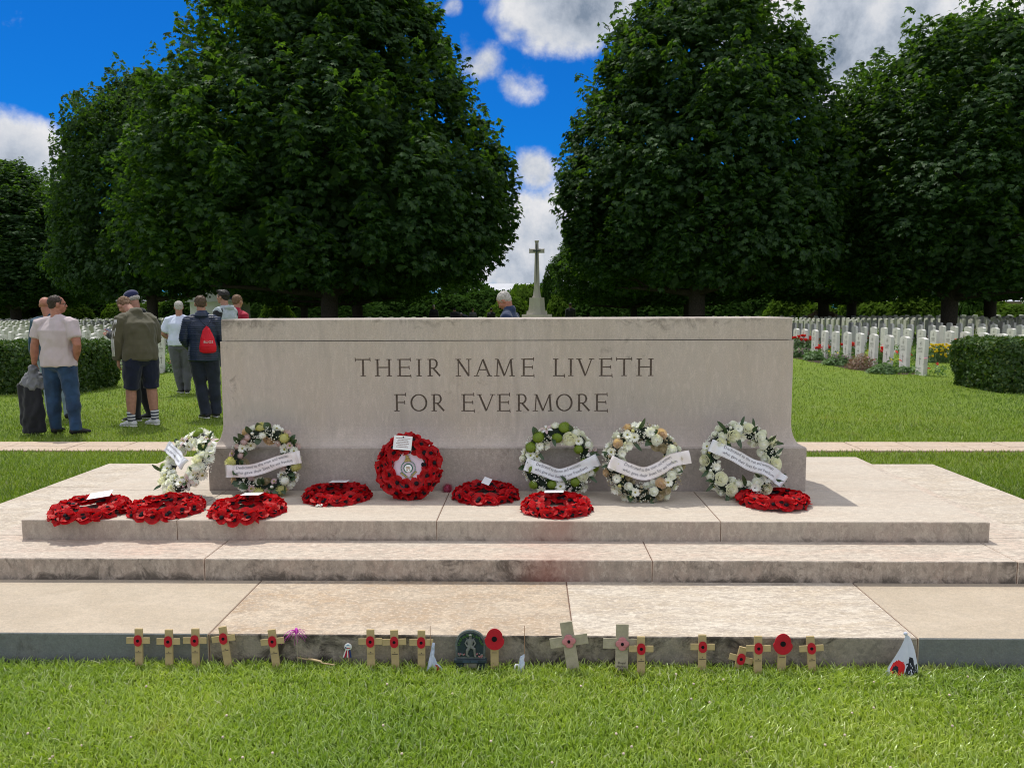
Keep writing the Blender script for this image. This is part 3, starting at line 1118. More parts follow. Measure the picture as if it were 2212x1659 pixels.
rg = np.random.default_rng(77)
n = 170000
X = rg.uniform(-2.9, 2.9, n)
Y = 1.75 + 1.19 * rg.uniform(0, 1, n)
dn = density_noise(X[::1], Y[::1], 2.6)
hh = (.018 + .018 * rg.uniform(0, 1, n)) * (1 + .6 * dn)
n2 = 15000                      # taller uncut fringe against the step
X = np.concatenate([X, rg.uniform(-2.9, 2.9, n2)])
Y = np.concatenate([Y, rg.uniform(2.79, 2.935, n2)])
hh = np.concatenate([hh, .028 + .022 * rg.uniform(0, 1, n2)])
n += n2
edge = np.clip((Y - 2.86) / .08, 0, 1)
hh *= 1 + .35 * edge * rg.uniform(0, 1, n) ** 2
me = blades('grass', X, Y, hh, .0018 + .0018 * rg.uniform(0, 1, n), 1)
tag(obj('grass', me), 'short sunlit green lawn in front of the lowest step', 'grass', kind='stuff')
# lawn beside and behind the memorial
n = 420000
u = rg.uniform(0, 1, n)
Y = 1 / (1 / 3.0 - u * (1 / 3.0 - 1 / 24.))
X = (rg.uniform(-.82, .82, n)) * (Y + 1.)
bad = ((X > -3.6) & (X < 3.36) & (Y < 6.39)) | ((Y > 7.64) & (Y < 8.18)) | ((Y < 3.0))
X, Y = X[~bad], Y[~bad]
n = len(X)
hh = (.022 + .014 * rg.uniform(0, 1, n)) * (1 + Y * .012)
me = blades('lawn_grass', X, Y, hh, (.0022 + .0012 * rg.uniform(0, 1, n)) * (1 + Y * .10), 2, seg=1, mat=GB2)
tag(obj('lawn_grass', me), 'mown green lawn round and behind the memorial steps', 'grass', kind='stuff')
# clover flowers in the near lawn
cl = MB()
for k in range(70):
    x, y = rnd.uniform(-1.9, 1.9), rnd.uniform(1.95, 2.85)
    cl.ball((x, y, .026 + rnd.uniform(0, .01)), (.005, .005, .0045), 6, 4)
tag(cl.build('clover_flowers', plain('clover', (.62, .50, .42), .8, .25, 80)), 'tiny pale clover heads dotted through the near lawn', 'flowers', kind='stuff')

# ------------------------------------------------------------------ headstones
m, t = new_mat('headstone_white')
tc = t.a('ShaderNodeTexCoord').outputs['Object']
rr_ = t.a('ShaderNodeObjectInfo').outputs['Random']
n1 = t.noise(tc, 7., 5, .6)
col = t.mix(t.mr(n1, .35, .7), (.76, .75, .72), (.60, .59, .56))
col = t.mix(t.math('MULTIPLY', rr_, .22), col, (.52, .50, .46))
p = t.a('ShaderNodeBsdfPrincipled', ins={'Base Color': col, 'Roughness': .8, 'Specular IOR Level': .2})
out(t, p.outputs[0])
HS = m
HSD = plain('headstone_lettering', (.24, .23, .21), .9, .15, 30)


def hs_mesh():
    mb = MB()
    w, tk, h = .175, .042, .80
    pts = [(-w, 0), (w, 0)]
    for k in range(9):
        q = -1 + 2 * k / 8
        pts.append((-q * w, h - .034 * q * q))
    # extrude along X thickness with small bevels
    n = len(pts)
    vs = []
    for x, sc_ in ((-tk, .985), (-tk + .006, 1), (tk - .006, 1), (tk, .985)):
        for (y, z) in pts:
            vs.append((x, y * sc_, (z - .4) * (sc_ if z > .1 else 1) + .4))
    fs = [list(range(n)), list(range(4 * n - 1, 3 * n - 1, -1))]
    for r_ in range(3):
        fs += [(r_ * n + i, (r_ + 1) * n + i, (r_ + 1) * n + (i + 1) % n, r_ * n + (i + 1) % n) for i in range(n)]
    mb.add(vs, fs)
    return mb


hsm = hs_mesh().mesh('headstone', HS)
eng = MB()
T_ = .0425
for s_ in (-1, 1):
    x0, x1 = (s_ * T_ - .001, s_ * T_ + .001)
    # badge ring
    for k in range(16):
        a0, a1 = 2 * pi * k / 16, 2 * pi * (k + 1) / 16
        v = []
        for r_ in (.045, .052):
            for a in (a0, a1):
                v.append((s_ * (T_ + .0008), r_ * sin(a) * .8, .67 + r_ * cos(a)))
        eng.add(v, [(0, 1, 3, 2)])
    for (y0, y1, z0, z1) in ((-.018, .018, .65, .69), (-.09, .09, .575, .583), (-.10, .10, .548, .558), (-.07, .07, .52, .528), (-.09, .09, .495, .503), (-.01, .01, .22, .42), (-.05, .05, .345, .362),
                             (-.08, .08, .15, .157), (-.06, .06, .12, .127)):
        eng.add([(s_ * (T_ + .0008), y0, z0), (s_ * (T_ + .0008), y1, z0), (s_ * (T_ + .0008), y1, z1), (s_ * (T_ + .0008), y0, z1)], [(0, 1, 2, 3)])
engm = eng.mesh('inscription', HSD, False)

rows = []
# right-hand rows run away from the viewer
for r_ in range(9):
    for k in range(48):
        y = 16.5 + .05 * (r_ % 3) + .775 * k + (3.2 if k > 24 else 0)
        rows.append((8.32 + 3.1 * r_, y, 'right', r_, k))
for r_ in range(17):
    for k in range(48):
        y = 17.4 + .12 * (r_ % 3) + .80 * k + (3.2 if k > 24 else 0)
        rows.append((-8.5 - 1.95 * r_, y, 'left', r_, k))
trunks = [(-9.4, 36), (8.2, 36), (18.7, 36), (-26.6, 49), (-11.2, 50), (29.2, 45), (22.6, 60), (-18.8, 64), (33.5, 57)]
ordn = ['first', 'second', 'third', 'fourth', 'fifth', 'sixth', 'seventh', 'eighth', 'ninth', 'tenth', 'eleventh', 'twelfth', 'thirteenth', 'fourteenth', 'fifteenth',
        'sixteenth', 'seventeenth', 'eighteenth']
cand = []
for (x, y, sd, r_, k) in rows:
    if any((x - a) ** 2 + (y - b) ** 2 < .8 for a, b in trunks):
        continue
    if abs(x) > y * .70 + 1.5:
        continue
    # hidden behind the memorial stone as seen from the viewpoint
    f = 4.6 / y
    if -1.82 < x * f < 1.5 and y < 60 and sd == 'right' and False:
        continue
    cand.append((y + abs(x) * .2, x, y, sd, r_, k))
cand.sort()
far = MB()
nind = 0
for q, (d, x, y, sd, r_, k) in enumerate(cand):
    rx, rz_, jit = rnd.uniform(-.012, .012), rnd.uniform(-.03, .03), rnd.uniform(-.02, .02)
    px = CX + F_ * (Vector((x, y, .6 - H)).dot(RT)) / (Vector((x, y, .6 - H)).dot(FW))
    hidden = (484 < px < 1708)
    if nind < 296 and not hidden:
        o = obj('headstone', hsm, None, (x + jit, y, 0), (rx, rx * .7, rz_))
        if k < 18:
            lab = 'pale war headstone, %s from the near end of the %s row %s of the memorial' % (ordn[k], ordn[r_], sd)
            grp = 'headstones in rows on the %s' % sd
        else:
            far_ = 'middle' if k < 22 else 'far'
            lab = 'small pale headstone in the %s stretch of the %s row %s of the memorial' % (far_, ordn[r_], sd)
            grp = 'headstones, %s stretch of the %s row, %s' % (far_, ordn[r_], sd)
        tag(o, lab, 'headstone', grp)
        if y < 25:
            obj('inscription', engm, o)
        nind += 1
    else:
        mx = Matrix.Translation((x + jit, y, 0)) @ Euler((rx, rx * .7, rz_)).to_matrix().to_4x4()
        w, tk, h = .175, .042, .83
        vs = []
        for xx_ in (-tk, tk):
            for (yy_, z_) in ((-w, 0), (w, 0), (w, .766), (w * .5, .792), (0, .80), (-w * .5, .792), (-w, .766)):
                vs.append((xx_, yy_, z_))
        far.add(vs, [(0, 1, 2, 3, 4, 5, 6), tuple(range(13, 6, -1))] + [(i, i + 7, (i + 1) % 7 + 7, (i + 1) % 7) for i in range(7)], mx=mx)
# rows beyond, facing the viewer
for y in (56, 60, 64, 68):
    for k in range(-62, 62):
        x = k * .98 + (y % 7) * .1
        if abs(x - .6) < 3.2 or any((x - a) ** 2 + (y - b) ** 2 < .8 for a, b in trunks):
            continue
        mx = Matrix.Translation((x, y, 0)) @ Euler((0, 0, pi / 2 + rnd.uniform(-.03, .03))).to_matrix().to_4x4()
        far.add(vs, [(0, 1, 2, 3, 4, 5, 6), tuple(range(13, 6, -1))] + [(i, i + 7, (i + 1) % 7 + 7, (i + 1) % 7) for i in range(7)], mx=mx)
tag(far.build('distant_headstones', HS, recalc=False), 'hundreds of tiny white headstones in the far rows', 'headstones', kind='stuff')
print('headstones', nind)
# ------------------------------------------------------------------ flowers and wreaths
def petal_mat(name, c1, c2, trans=.35, rough=.55, gloss=.04):
    return leafy(name, c1, c2, trans=trans, rough=rough, gloss=gloss)


RED = petal_mat('poppy_red', (.44, .003, .010), (.74, .008, .020), .36, .5, .02)
BLK = plain('poppy_black', (.010, .010, .013), .8, .2, 60, spec=.15)
WHT = petal_mat('petal_white', (.90, .90, .90), (.97, .97, .98), .22)
CRM = petal_mat('petal_cream', (.88, .87, .76), (.94, .93, .86), .22)
PNK = petal_mat('petal_pink', (.66, .46, .52), (.76, .60, .62), .3)
LIME = petal_mat('petal_lime', (.17, .27, .02), (.28, .38, .04), .3)
YLW = petal_mat('petal_yellow', (.62, .60, .20), (.75, .72, .36), .3)
DEEP = petal_mat('petal_deep_pink', (.50, .06, .16), (.66, .12, .26), .3)
PEACH = petal_mat('petal_peach', (.70, .50, .36), (.78, .62, .50), .3)
DRY = petal_mat('petal_faded', (.42, .34, .24), (.60, .52, .40), .3)
EYEY = plain('flower_eye', (.35, .33, .06), .8)
LEAFG = leafy('wreath_leaf', (.018, .045, .016), (.045, .085, .03), trans=.15, rough=.35, gloss=.06)
FOAM = plain('wreath_ring_green', (.012, .022, .013), .8, .3, 40, bmp=.5)
PLASTIC = plain('wreath_ring_black', (.010, .011, .016), .3, .2, 40, spec=.5)
SATIN = plain('ribbon_satin', (.80, .82, .87), .32, .05, 12, spec=.5)
SATIN2 = plain('ribbon_satin_pink', (.84, .79, .80), .32, .05, 12, spec=.5)
INK = plain('ribbon_ink', (.20, .19, .22), .6)
INKR = plain('ribbon_ink_red', (.50, .08, .06), .6)
PAPER = plain('card_paper', (.82, .83, .86), .6, .04, 30)
GREYINK = plain('card_ink', (.30, .20, .20), .7)


def petal_strip(mb, base, dirv, up, L, w, curl, mi=0, n=3, cup=0., tipw=.25):
    """one petal: strip from base along dirv, bending towards up by curl"""
    d = Vector(dirv).normalized()
    u = Vector(up).normalized()
    s = d.cross(u).normalized()
    vs = []
    for i in range(n + 1):
        q = i / n
        a = curl * q
        aa = a if abs(a) > .001 else .001
        p = Vector(base) + d * (L * q * sin(aa) / aa) + u * (L * q * (1 - cos(aa)) / aa)
        ww = w * (sin(pi * (.18 + .70 * q)) if tipw < .5 else (.45 + .55 * sin(pi * (.1 + .62 * q))))
        vs += [p - s * ww + u * cup * ww, p, p + s * ww + u * cup * ww]
    fs = []
    for i in range(n):
        for j in (0, 1):
            a = i * 3 + j
            fs.append((a, a + 1, a + 4, a + 3))
    mb.add(vs, fs, mi, True)


def m_poppy(seed):
    r = random.Random(seed)
    mb = MB()
    for q in range(2):
        n, R_ = 22, .037 * (1 - .06 * q)
        ph = r.uniform(0, 6) + q * 1.57
        ruff = r.uniform(0, 6)
        vs = [(0, 0, .001 * q)]
        for k in range(1, 5):
            f = k / 4
            for j in range(n):
                a = 2 * pi * j / n
                lob = 1 + .16 * cos(2 * (a - ph)) + .02 * sin(7 * a + ruff)
                rr = R_ * f * lob
                z = .002 * q + .20 * rr * f * (.75 + .5 * cos(2 * (a - ph + .6))) + .0035 * f * sin(5 * a + ruff + q)
                if f == 1:
                    z += .003 * sin(9 * a + ruff)
                vs.append((rr * cos(a), rr * sin(a), z))
        fs = [(0, 1 + j, 1 + (j + 1) % n) for j in range(n)]
        for k in range(3):
            fs += [(1 + k * n + j, 1 + (k + 1) * n + j, 1 + (k + 1) * n + (j + 1) % n, 1 + k * n + (j + 1) % n) for j in range(n)]
        mb.add(vs, fs, 0, True)
    return mb.mesh('poppy', [RED], False)


POPPY = [m_poppy(i) for i in range(4)]
pc = MB()
pc.ball((0, 0, .0080), (.0112, .0112, .0065), 12, 6)
PCENT = pc.mesh('poppy_center', [BLK])


def m_daisy(seed, m1=None, L=.026, n=17, layers=2, eye=True, w=.0042):
    r = random.Random(seed)
    mb = MB()
    for l in range(layers):
        for k in range(n):
            a = 2 * pi * (k + .5 * l) / n + r.uniform(-.1, .1)
            d = Vector((cos(a), sin(a), .12 + .32 * l + r.uniform(-.1, .15)))
            petal_strip(mb, (cos(a) * .003, sin(a) * .003, .004 * l), d, (0, 0, 1), L * (1 - .12 * l) * r.uniform(.88, 1.08), w, r.uniform(-.2, .5) + .001, 0)
    if eye:
        mb.ball((0, 0, .006), (.006, .006, .0045), 8, 5, 1)
    return mb.mesh('daisy', [m1 or WHT, EYEY], False)


def m_rose(seed, m1=None, R_=.028):
    r = random.Random(seed)
    mb = MB()
    mb.ball((0, 0, .010), (R_ * .55, R_ * .55, .014), 10, 6)
    for k in range(17):
        q = k / 16
        rad = R_ * (.10 + .72 * q)
        a = k * 2.4 + r.uniform(-.2, .2)
        tilt = .15 + .95 * q
        ra = Vector((cos(a), sin(a), 0))
        ta = Vector((-sin(a), cos(a), 0))
        vs = []
        hgt = R_ * (.95 - .35 * q)
        base = R_ * (.45 - .45 * q)
        for i in range(4):
            v = i / 3
            for j in range(5):
                u = (j - 2) / 2
                ang = u * (1.05 - .25 * q) * (1 if v > 0 else .6)
                rr = rad + hgt * v * sin(tilt) * .55 + (.10 * R_ * v * v * v * (1 + q))
                z = base + hgt * v * cos(tilt * .75) - abs(u) ** 2 * hgt * .18 * v
                p = ra * cos(ang) * rr + ta * sin(ang) * rr
                vs.append((p.x, p.y, z))
        fs = [(i * 5 + j, i * 5 + j + 1, (i + 1) * 5 + j + 1, (i + 1) * 5 + j) for i in range(3) for j in range(4)]
        mb.add(vs, fs, 0, True)
    return mb.mesh('rose', [m1 or CRM], False)


def m_pompon(seed, m1, R_=.030, n=170, L=.006):
    r = random.Random(seed)
    mb = MB()
    mb.ball((0, 0, R_ * .35), (R_ * .86, R_ * .86, R_ * .62), 12, 8)
    for k in range(n):
        z = 1 - 1.25 * (k + .5) / n
        a = k * 2.39996
        rr = sqrt(max(0, 1 - z * z))
        d = Vector((rr * cos(a), rr * sin(a), z))
        p = Vector((d.x * R_ * .82, d.y * R_ * .82, R_ * .35 + d.z * R_ * .6))
        petal_strip(mb, p, d + Vector((r.uniform(-.3, .3), r.uniform(-.3, .3), .2)), Vector((d.y, -d.x, .5)), L * r.uniform(.8, 1.5), L * .33, .001, 0, 1)
    return mb.mesh('pompon', [m1], False)


def m_lily(seed):
    mb = MB()
    for k in range(6):
        a = pi / 3 * k
        d = Vector((cos(a), sin(a), .45))
        petal_strip(mb, (0, 0, 0), d, (0, 0, 1), .046, .009, -.7 if k % 2 else -.5, 0 if k % 2 else 1, 4, .3)
    for k in range(5):
        a = k * 1.3
        mb.loft([(0, 0, 0), (cos(a) * .006, sin(a) * .006, .018), (cos(a) * .012, sin(a) * .012, .027)], [.0008, .0008, .0014], 5, 2)
    return mb.mesh('lily', [WHT, PNK, EYEY], False)


def m_leaf(L=.055, w=.015, fold=.35):
    mb = MB()
    vs, n = [], 6
    for i in range(n + 1):
        q = i / n
        ww = w * sin(pi * min(1, q * .92 + .05)) ** .8 if 0 < i < n else .0006
        z = .012 * sin(q * 2.2)
        vs += [(-ww, q * L, z + ww * fold), (0, q * L, z), (ww, q * L, z + ww * fold)]
    fs = [(i * 3 + j, i * 3 + j + 1, i * 3 + j + 4, i * 3 + j + 3) for i in range(n) for j in (0, 1)]
    mb.add(vs, fs, 0, True)
    return mb.mesh('leaf', [LEAFG], False)


def m_breath(seed, m1=None):
    r = random.Random(seed)
    mb = MB()
    for k in range(22):
        a, rr, z = r.uniform(0, 6.28), .028 * sqrt(r.random()), r.uniform(.004, .024)
        p = (rr * cos(a), rr * sin(a), z)
        mb.ball(p, r.uniform(.0018, .0034), 6, 4)
        if k % 2 == 0:
            mb.loft([(0, 0, -.01), p], [.0005, .0004], 4, 1, cap=False)
    return mb.mesh('gypsophila', [m1 or WHT, LEAFG], False)


def m_bud(seed, m1):
    mb = MB()
    mb.ball((0, 0, .008), (.0085, .0085, .012), 8, 6)
    for k in range(4):
        a = k * 1.57
        petal_strip(mb, (cos(a) * .004, sin(a) * .004, 0), (cos(a), sin(a), 1.2), (-cos(a), -sin(a), .2), .018, .006, .8, 0, 3, .2)
    return mb.mesh('rosebud', [m1], False)


FL = dict(daisy=(m_daisy(1), .026, 'chrysanthemum'), daisyp=(m_daisy(2, PNK, .018, 14, 2, True), .020, 'chrysanthemum'), dbl=(m_daisy(3, WHT, .026, 18, 3, False, .004), .026, 'chrysanthemum'),
          rose=(m_rose(4), .032, 'rose'), rosew=(m_rose(5, WHT, .022), .026, 'rose'), rosep=(m_rose(6, PEACH, .024), .028, 'rose'), rosef=(m_rose(8, DRY, .022), .026, 'rose'),
          lime=(m_pompon(7, LIME), .032, 'pompon_flower'), cream=(m_pompon(9, YLW, .030, 120, .010), .034, 'pompon_flower'), pinkc=(m_pompon(10, PNK, .016, 90, .006), .018, 'carnation'),
          lily=(m_lily(11), .036, 'lily'), gyp=(m_breath(12), .024, 'gypsophila_sprig'), gypd=(m_breath(13, DRY), .022, 'gypsophila_sprig'), budw=(m_bud(14, WHT), .012, 'rosebud'), budc=(m_bud(15, YLW), .012, 'rosebud'),
          budd=(m_bud(16, DRY), .012, 'rosebud'), wpom=(m_pompon(17, WHT, .022, 120, .008), .024, 'carnation'))
LEAFM = [m_leaf(), m_leaf(.075, .010, .2), m_leaf(.05, .021, .25)]


def frame(z, x=None):
    """rotation whose z axis is z"""
    z = Vector(z).normalized()
    x = Vector(x) if x is not None else Vector((1, 0, .1))
    y = z.cross(x)
    if y.length < 1e-3:
        y = z.cross(Vector((0, 1, 0)))
    y.normalize()
    x = y.cross(z)
    return Matrix((x, y, z)).transposed()


def torus_mesh(name, R_, r_, rz_, mat, lump=0.):
    mb = MB()
    n, m_ = 48, 12
    vs = []
    for i in range(n):
        a = 2 * pi * i / n
        for k in range(m_):
            b = 2 * pi * k / m_
            rr = R_ + r_ * cos(b)
            z = rz_ * sin(b)
            vs.append((rr * cos(a), rr * sin(a), z + r_))
    fs = [(i * m_ + k, ((i + 1) % n) * m_ + k, ((i + 1) % n) * m_ + (k + 1) % m_, i * m_ + (k + 1) % m_) for i in range(n) for k in range(m_)]
    mb.add(vs, fs, 0, True)
    return mb.mesh(name, [mat])


def card(parent, w, h, mx, lines=4, mat=None, dot=True):
    c = MB().box(-w / 2, w / 2, -h / 2, h / 2, 0, .0012).build('card', mat or PAPER, parent)
    c.matrix_local = mx
    if lines:
        mb = MB()
        r = random.Random(int(w * 9999))
        for k in range(lines):
            ww = w * r.uniform(.22, .40)
            y = h * (.30 - .62 * k / max(1, lines - 1))
            x = -ww
            while x < ww:
                l = r.uniform(.003, .008)
                mb.add([(x, y, .0017), (min(ww, x + l), y, .0017), (min(ww, x + l), y + h * .045, .0017), (x, y + h * .045, .0017)], [(0, 1, 2, 3)])
                x += l + .0015
        if dot:
            mb.ball((0, h * .40, .002), (.004, .004, .002), 8, 4, 1)
        mb.build('printed_text', [GREYINK, BLK], c, recalc=False)
    return c


def poppy_wreath(label, loc, rotm, seed, R_=.150, tube=.040, center=False, dark_ring=True, squash=1.):
    r = random.Random(seed)
    e = empty('poppy_wreath', loc, label=label, cat='wreath', group='red poppy wreaths laid at the memorial')
    e.rotation_euler = rotm.to_euler()
    obj('backing_ring', torus_mesh('backing_ring', R_, tube * .95, tube * .55, PLASTIC), e)
    for (cnt, phi, rad) in ((17, 14, 1.15), (15, 52, 1.15), (11, 98, 1.1), (9, 142, 1.0)):
        off = r.uniform(0, 1)
        for k in range(cnt):
            a = 2 * pi * (k + off) / cnt + r.uniform(-.07, .07)
            ph = radians(phi + r.uniform(-12, 12))
            rr = R_ + tube * rad * cos(ph)
            z = tube * .55 + tube * rad * sin(ph) * .85
            nrm = Vector((cos(ph) * cos(a), cos(ph) * sin(a), sin(ph))) + Vector((r.uniform(-.25, .25), r.uniform(-.25, .25), r.uniform(-.1, .25)))
            p = obj('poppy', POPPY[r.randrange(4)], e, (rr * cos(a), rr * sin(a), z), (frame(nrm, (r.uniform(-1, 1), r.uniform(-1, 1), .3))).to_euler(), r.uniform(.98, 1.18))
            obj('poppy_center', PCENT, p)
    return e


z3 = .345
I3 = Matrix.Identity(3)
flat = [((195, 1100), 1, 'flat red poppy wreath farthest left on the top step, its card raised at the back', 'tilt'),
        ((360, 1096), 2, 'flat red poppy wreath touching the farthest left one, without a card', None),
        ((535, 1099), 3, 'flat red poppy wreath with white card, before the cream and pink flower wreath', 'card'),
        ((728, 1069), 4, 'shaded flat poppy wreath behind the fallen white petals, left of the emblem wreath', 'card'),
        ((1050, 1067), 5, 'shaded flat poppy wreath right of the emblem wreath beside the pink carnation', 'stand'),
        ((1202, 1093), 6, 'flat red poppy wreath in front of the green and white flower wreath', 'card'),
        ((1670, 1080), 7, 'flat red poppy wreath at the right corner in front of the white rose wreath', None)]
for (x, y), sd, lab, cd in flat:
    p = gz(x, y, z3 + .02)
    tilt = Matrix.Rotation(radians({1: 3, 2: 2, 3: 3, 4: 2, 5: 2, 6: 3, 7: -2}[sd]), 3, 'X') @ Matrix.Rotation(sd * 1.3, 3, 'Z')
    w = poppy_wreath(lab, (p.x, p.y, z3 + (.004 if sd != 7 else .010)), tilt, sd, R_=.143 if sd < 4 else .138, tube=.033)
    w.scale = (1, 1, .8)
    if cd == 'tilt':
        card(w, .12, .08, tilt.inverted().to_4x4() @ Matrix.Translation((.0, .10, .088)) @ Euler((radians(14), radians(-9), .2)).to_matrix().to_4x4(), 3, dot=False)
    elif cd == 'card':
        card(w, .105, .075, tilt.inverted().to_4x4() @ Matrix.Translation((-.01, .10, .090)) @ Euler((radians(-4), radians(-2), -.05)).to_matrix().to_4x4(), 3, dot=False)
    elif cd == 'stand':
        card(w, .05, .05, tilt.inverted().to_4x4() @ Matrix.Translation((.0, .08, .092)) @ Euler((radians(58), radians(20), -.3)).to_matrix().to_4x4(), 0)

# standing poppy wreath with an emblem
LEAN = Matrix.Rotation(radians(76), 3, 'X')


def stand(x, ytop, ybot, R_out, front=.0):
    """centre of a ring leaning on the plinth, foot at picture point"""
    b = gz(x, ybot, z3)
    return Vector((b.x, b.y, z3)), LEAN


def place_standing(x, ybot, R_out, dy=0.):
    b = gz(x, ybot, z3)
    up = LEAN @ Vector((0, 1, 0))
    nrm = LEAN @ Vector((0, 0, 1))
    y = min(b.y, 4.43) + dy
    return Vector((b.x, y, z3)) + up * R_out


c = place_standing(884, 1077, .180)
w = poppy_wreath('upright poppy wreath with a round crest panel and white card against the stone', c, LEAN @ Matrix.Rotation(.1, 3, 'Z'), 21, R_=.121, tube=.046)
PANEL = plain('emblem_panel', (.66, .55, .66), .5, .04, 8)
GOLD = plain('emblem_gold', (.36, .27, .09), .5, .3, 90)
LAUREL = plain('emblem_green', (.02, .16, .10), .6, .3, 120)
LAND = plain('emblem_land', (.42, .33, .25), .6)
pm = MB()
pm.prism([(cos(2 * pi * k / 48) * .115, sin(2 * pi * k / 48) * .115) for k in range(48)], 0, .004, 0)
pan = pm.build('emblem_panel', PANEL, w, (0, 0, .062), (radians(90), 0, -.1))
pan.rotation_euler = (radians(-90), 0, 0)
# after rotation the panel's own plane: x right, z up, -y towards the viewer
em = MB()
n = 26
for k in range(n):          # laurel wreath
    a = -pi / 2 + .35 + (2 * pi - .7) * k / (n - 1)
    for s_ in (-1, 1):
        rr = .032 + s_ * .005
        ctr = Vector((rr * cos(a), -.0058, rr * sin(a) - .008))
        t_ = Vector((-sin(a), 0, cos(a))) * (1 if a < pi / 2 else -1)
        o_ = Vector((cos(a), 0, sin(a))) * s_
        d = (t_ + o_ * .6).normalized()
        nn_ = Vector((d.z, 0, -d.x))
        em.add([ctr, ctr + d * .006 + nn_ * .003, ctr + d * .012, ctr + d * .006 - nn_ * .003], [(0, 1, 2, 3)], 0)
em.prism([(cos(2 * pi * k / 28) * .021, sin(2 * pi * k / 28) * .021 - .008) for k in range(28)], -.0075, -.005, 1)
for (px_, pz_, sx_, sz_) in ((-.004, .000, .009, .006), (.005, -.003, .006, .008), (-.007, -.013, .005, .006), (.009, -.016, .004, .003)):
    em.ball((px_, -.0075, pz_ - .004), (sx_, .0012, sz_), 10, 6, 3)
# crown with small lion above the globe
em.prism([(-.020, .030), (.020, .030), (.017, .037), (-.017, .037)], -.0085, -.004, 2)
em.ball((0, -.006, .039), (.016, .003, .006), 12, 6, 2)
for q in (-.011, 0, .011):
    em.ball((q, -.006, .045), (.0035, .003, .005), 8, 5, 2)
em.ball((-.001, -.006, .056), (.010, .003, .008), 10, 6, 2)
em.ball((-.006, -.006, .066), (.0055, .003, .0060), 10, 6, 2)
for q in (-.007, -.002, .004, .008):
    em.loft([(q, -.006, .053), (q, -.006, .044)], [.0018, .0015], 6, 2)
em.loft([(.007, -.006, .058), (.012, -.006, .064), (.010, -.006, .070)], [.0016, .0014, .0014], 6, 2)
# scrolls below
for s_ in (-1, 1):
    em.loft([(s_ * .008, -.006, -.052), (s_ * .022, -.006, -.050), (s_ * .034, -.006, -.040), (s_ * .042, -.006, -.030), (s_ * .047, -.006, -.034)], [(.0042, .0015)] * 5, 8, 2)
em.loft([(-.022, -.006, -.058), (0, -.006, -.062), (.022, -.006, -.058)], [(.004, .0015)] * 3, 8, 2)
em.build('crest', [LAUREL, PAPER, GOLD, LAND], pan)
card(w, .105, .080, Matrix.Translation((-.012, .135, .118)) @ Euler((radians(-3), radians(0), -.18)).to_matrix().to_4x4(), 6)


def text_mesh(s_, size):
    cu = bpy.data.curves.new('t', 'FONT')
    cu.body = s_
    cu.size = size
    cu.align_x = 'CENTER'
    cu.resolution_u = 2
    o = bpy.data.objects.new('t', cu)
    COL.objects.link(o)
    dg = bpy.context.evaluated_depsgraph_get()
    me = bpy.data.meshes.new_from_object(o.evaluated_get(dg))
    vs = [tuple(v.co) for v in me.vertices]
    fs = [tuple(p.vertices) for p in me.polygons]
    bpy.data.objects.remove(o)
    return vs, fs


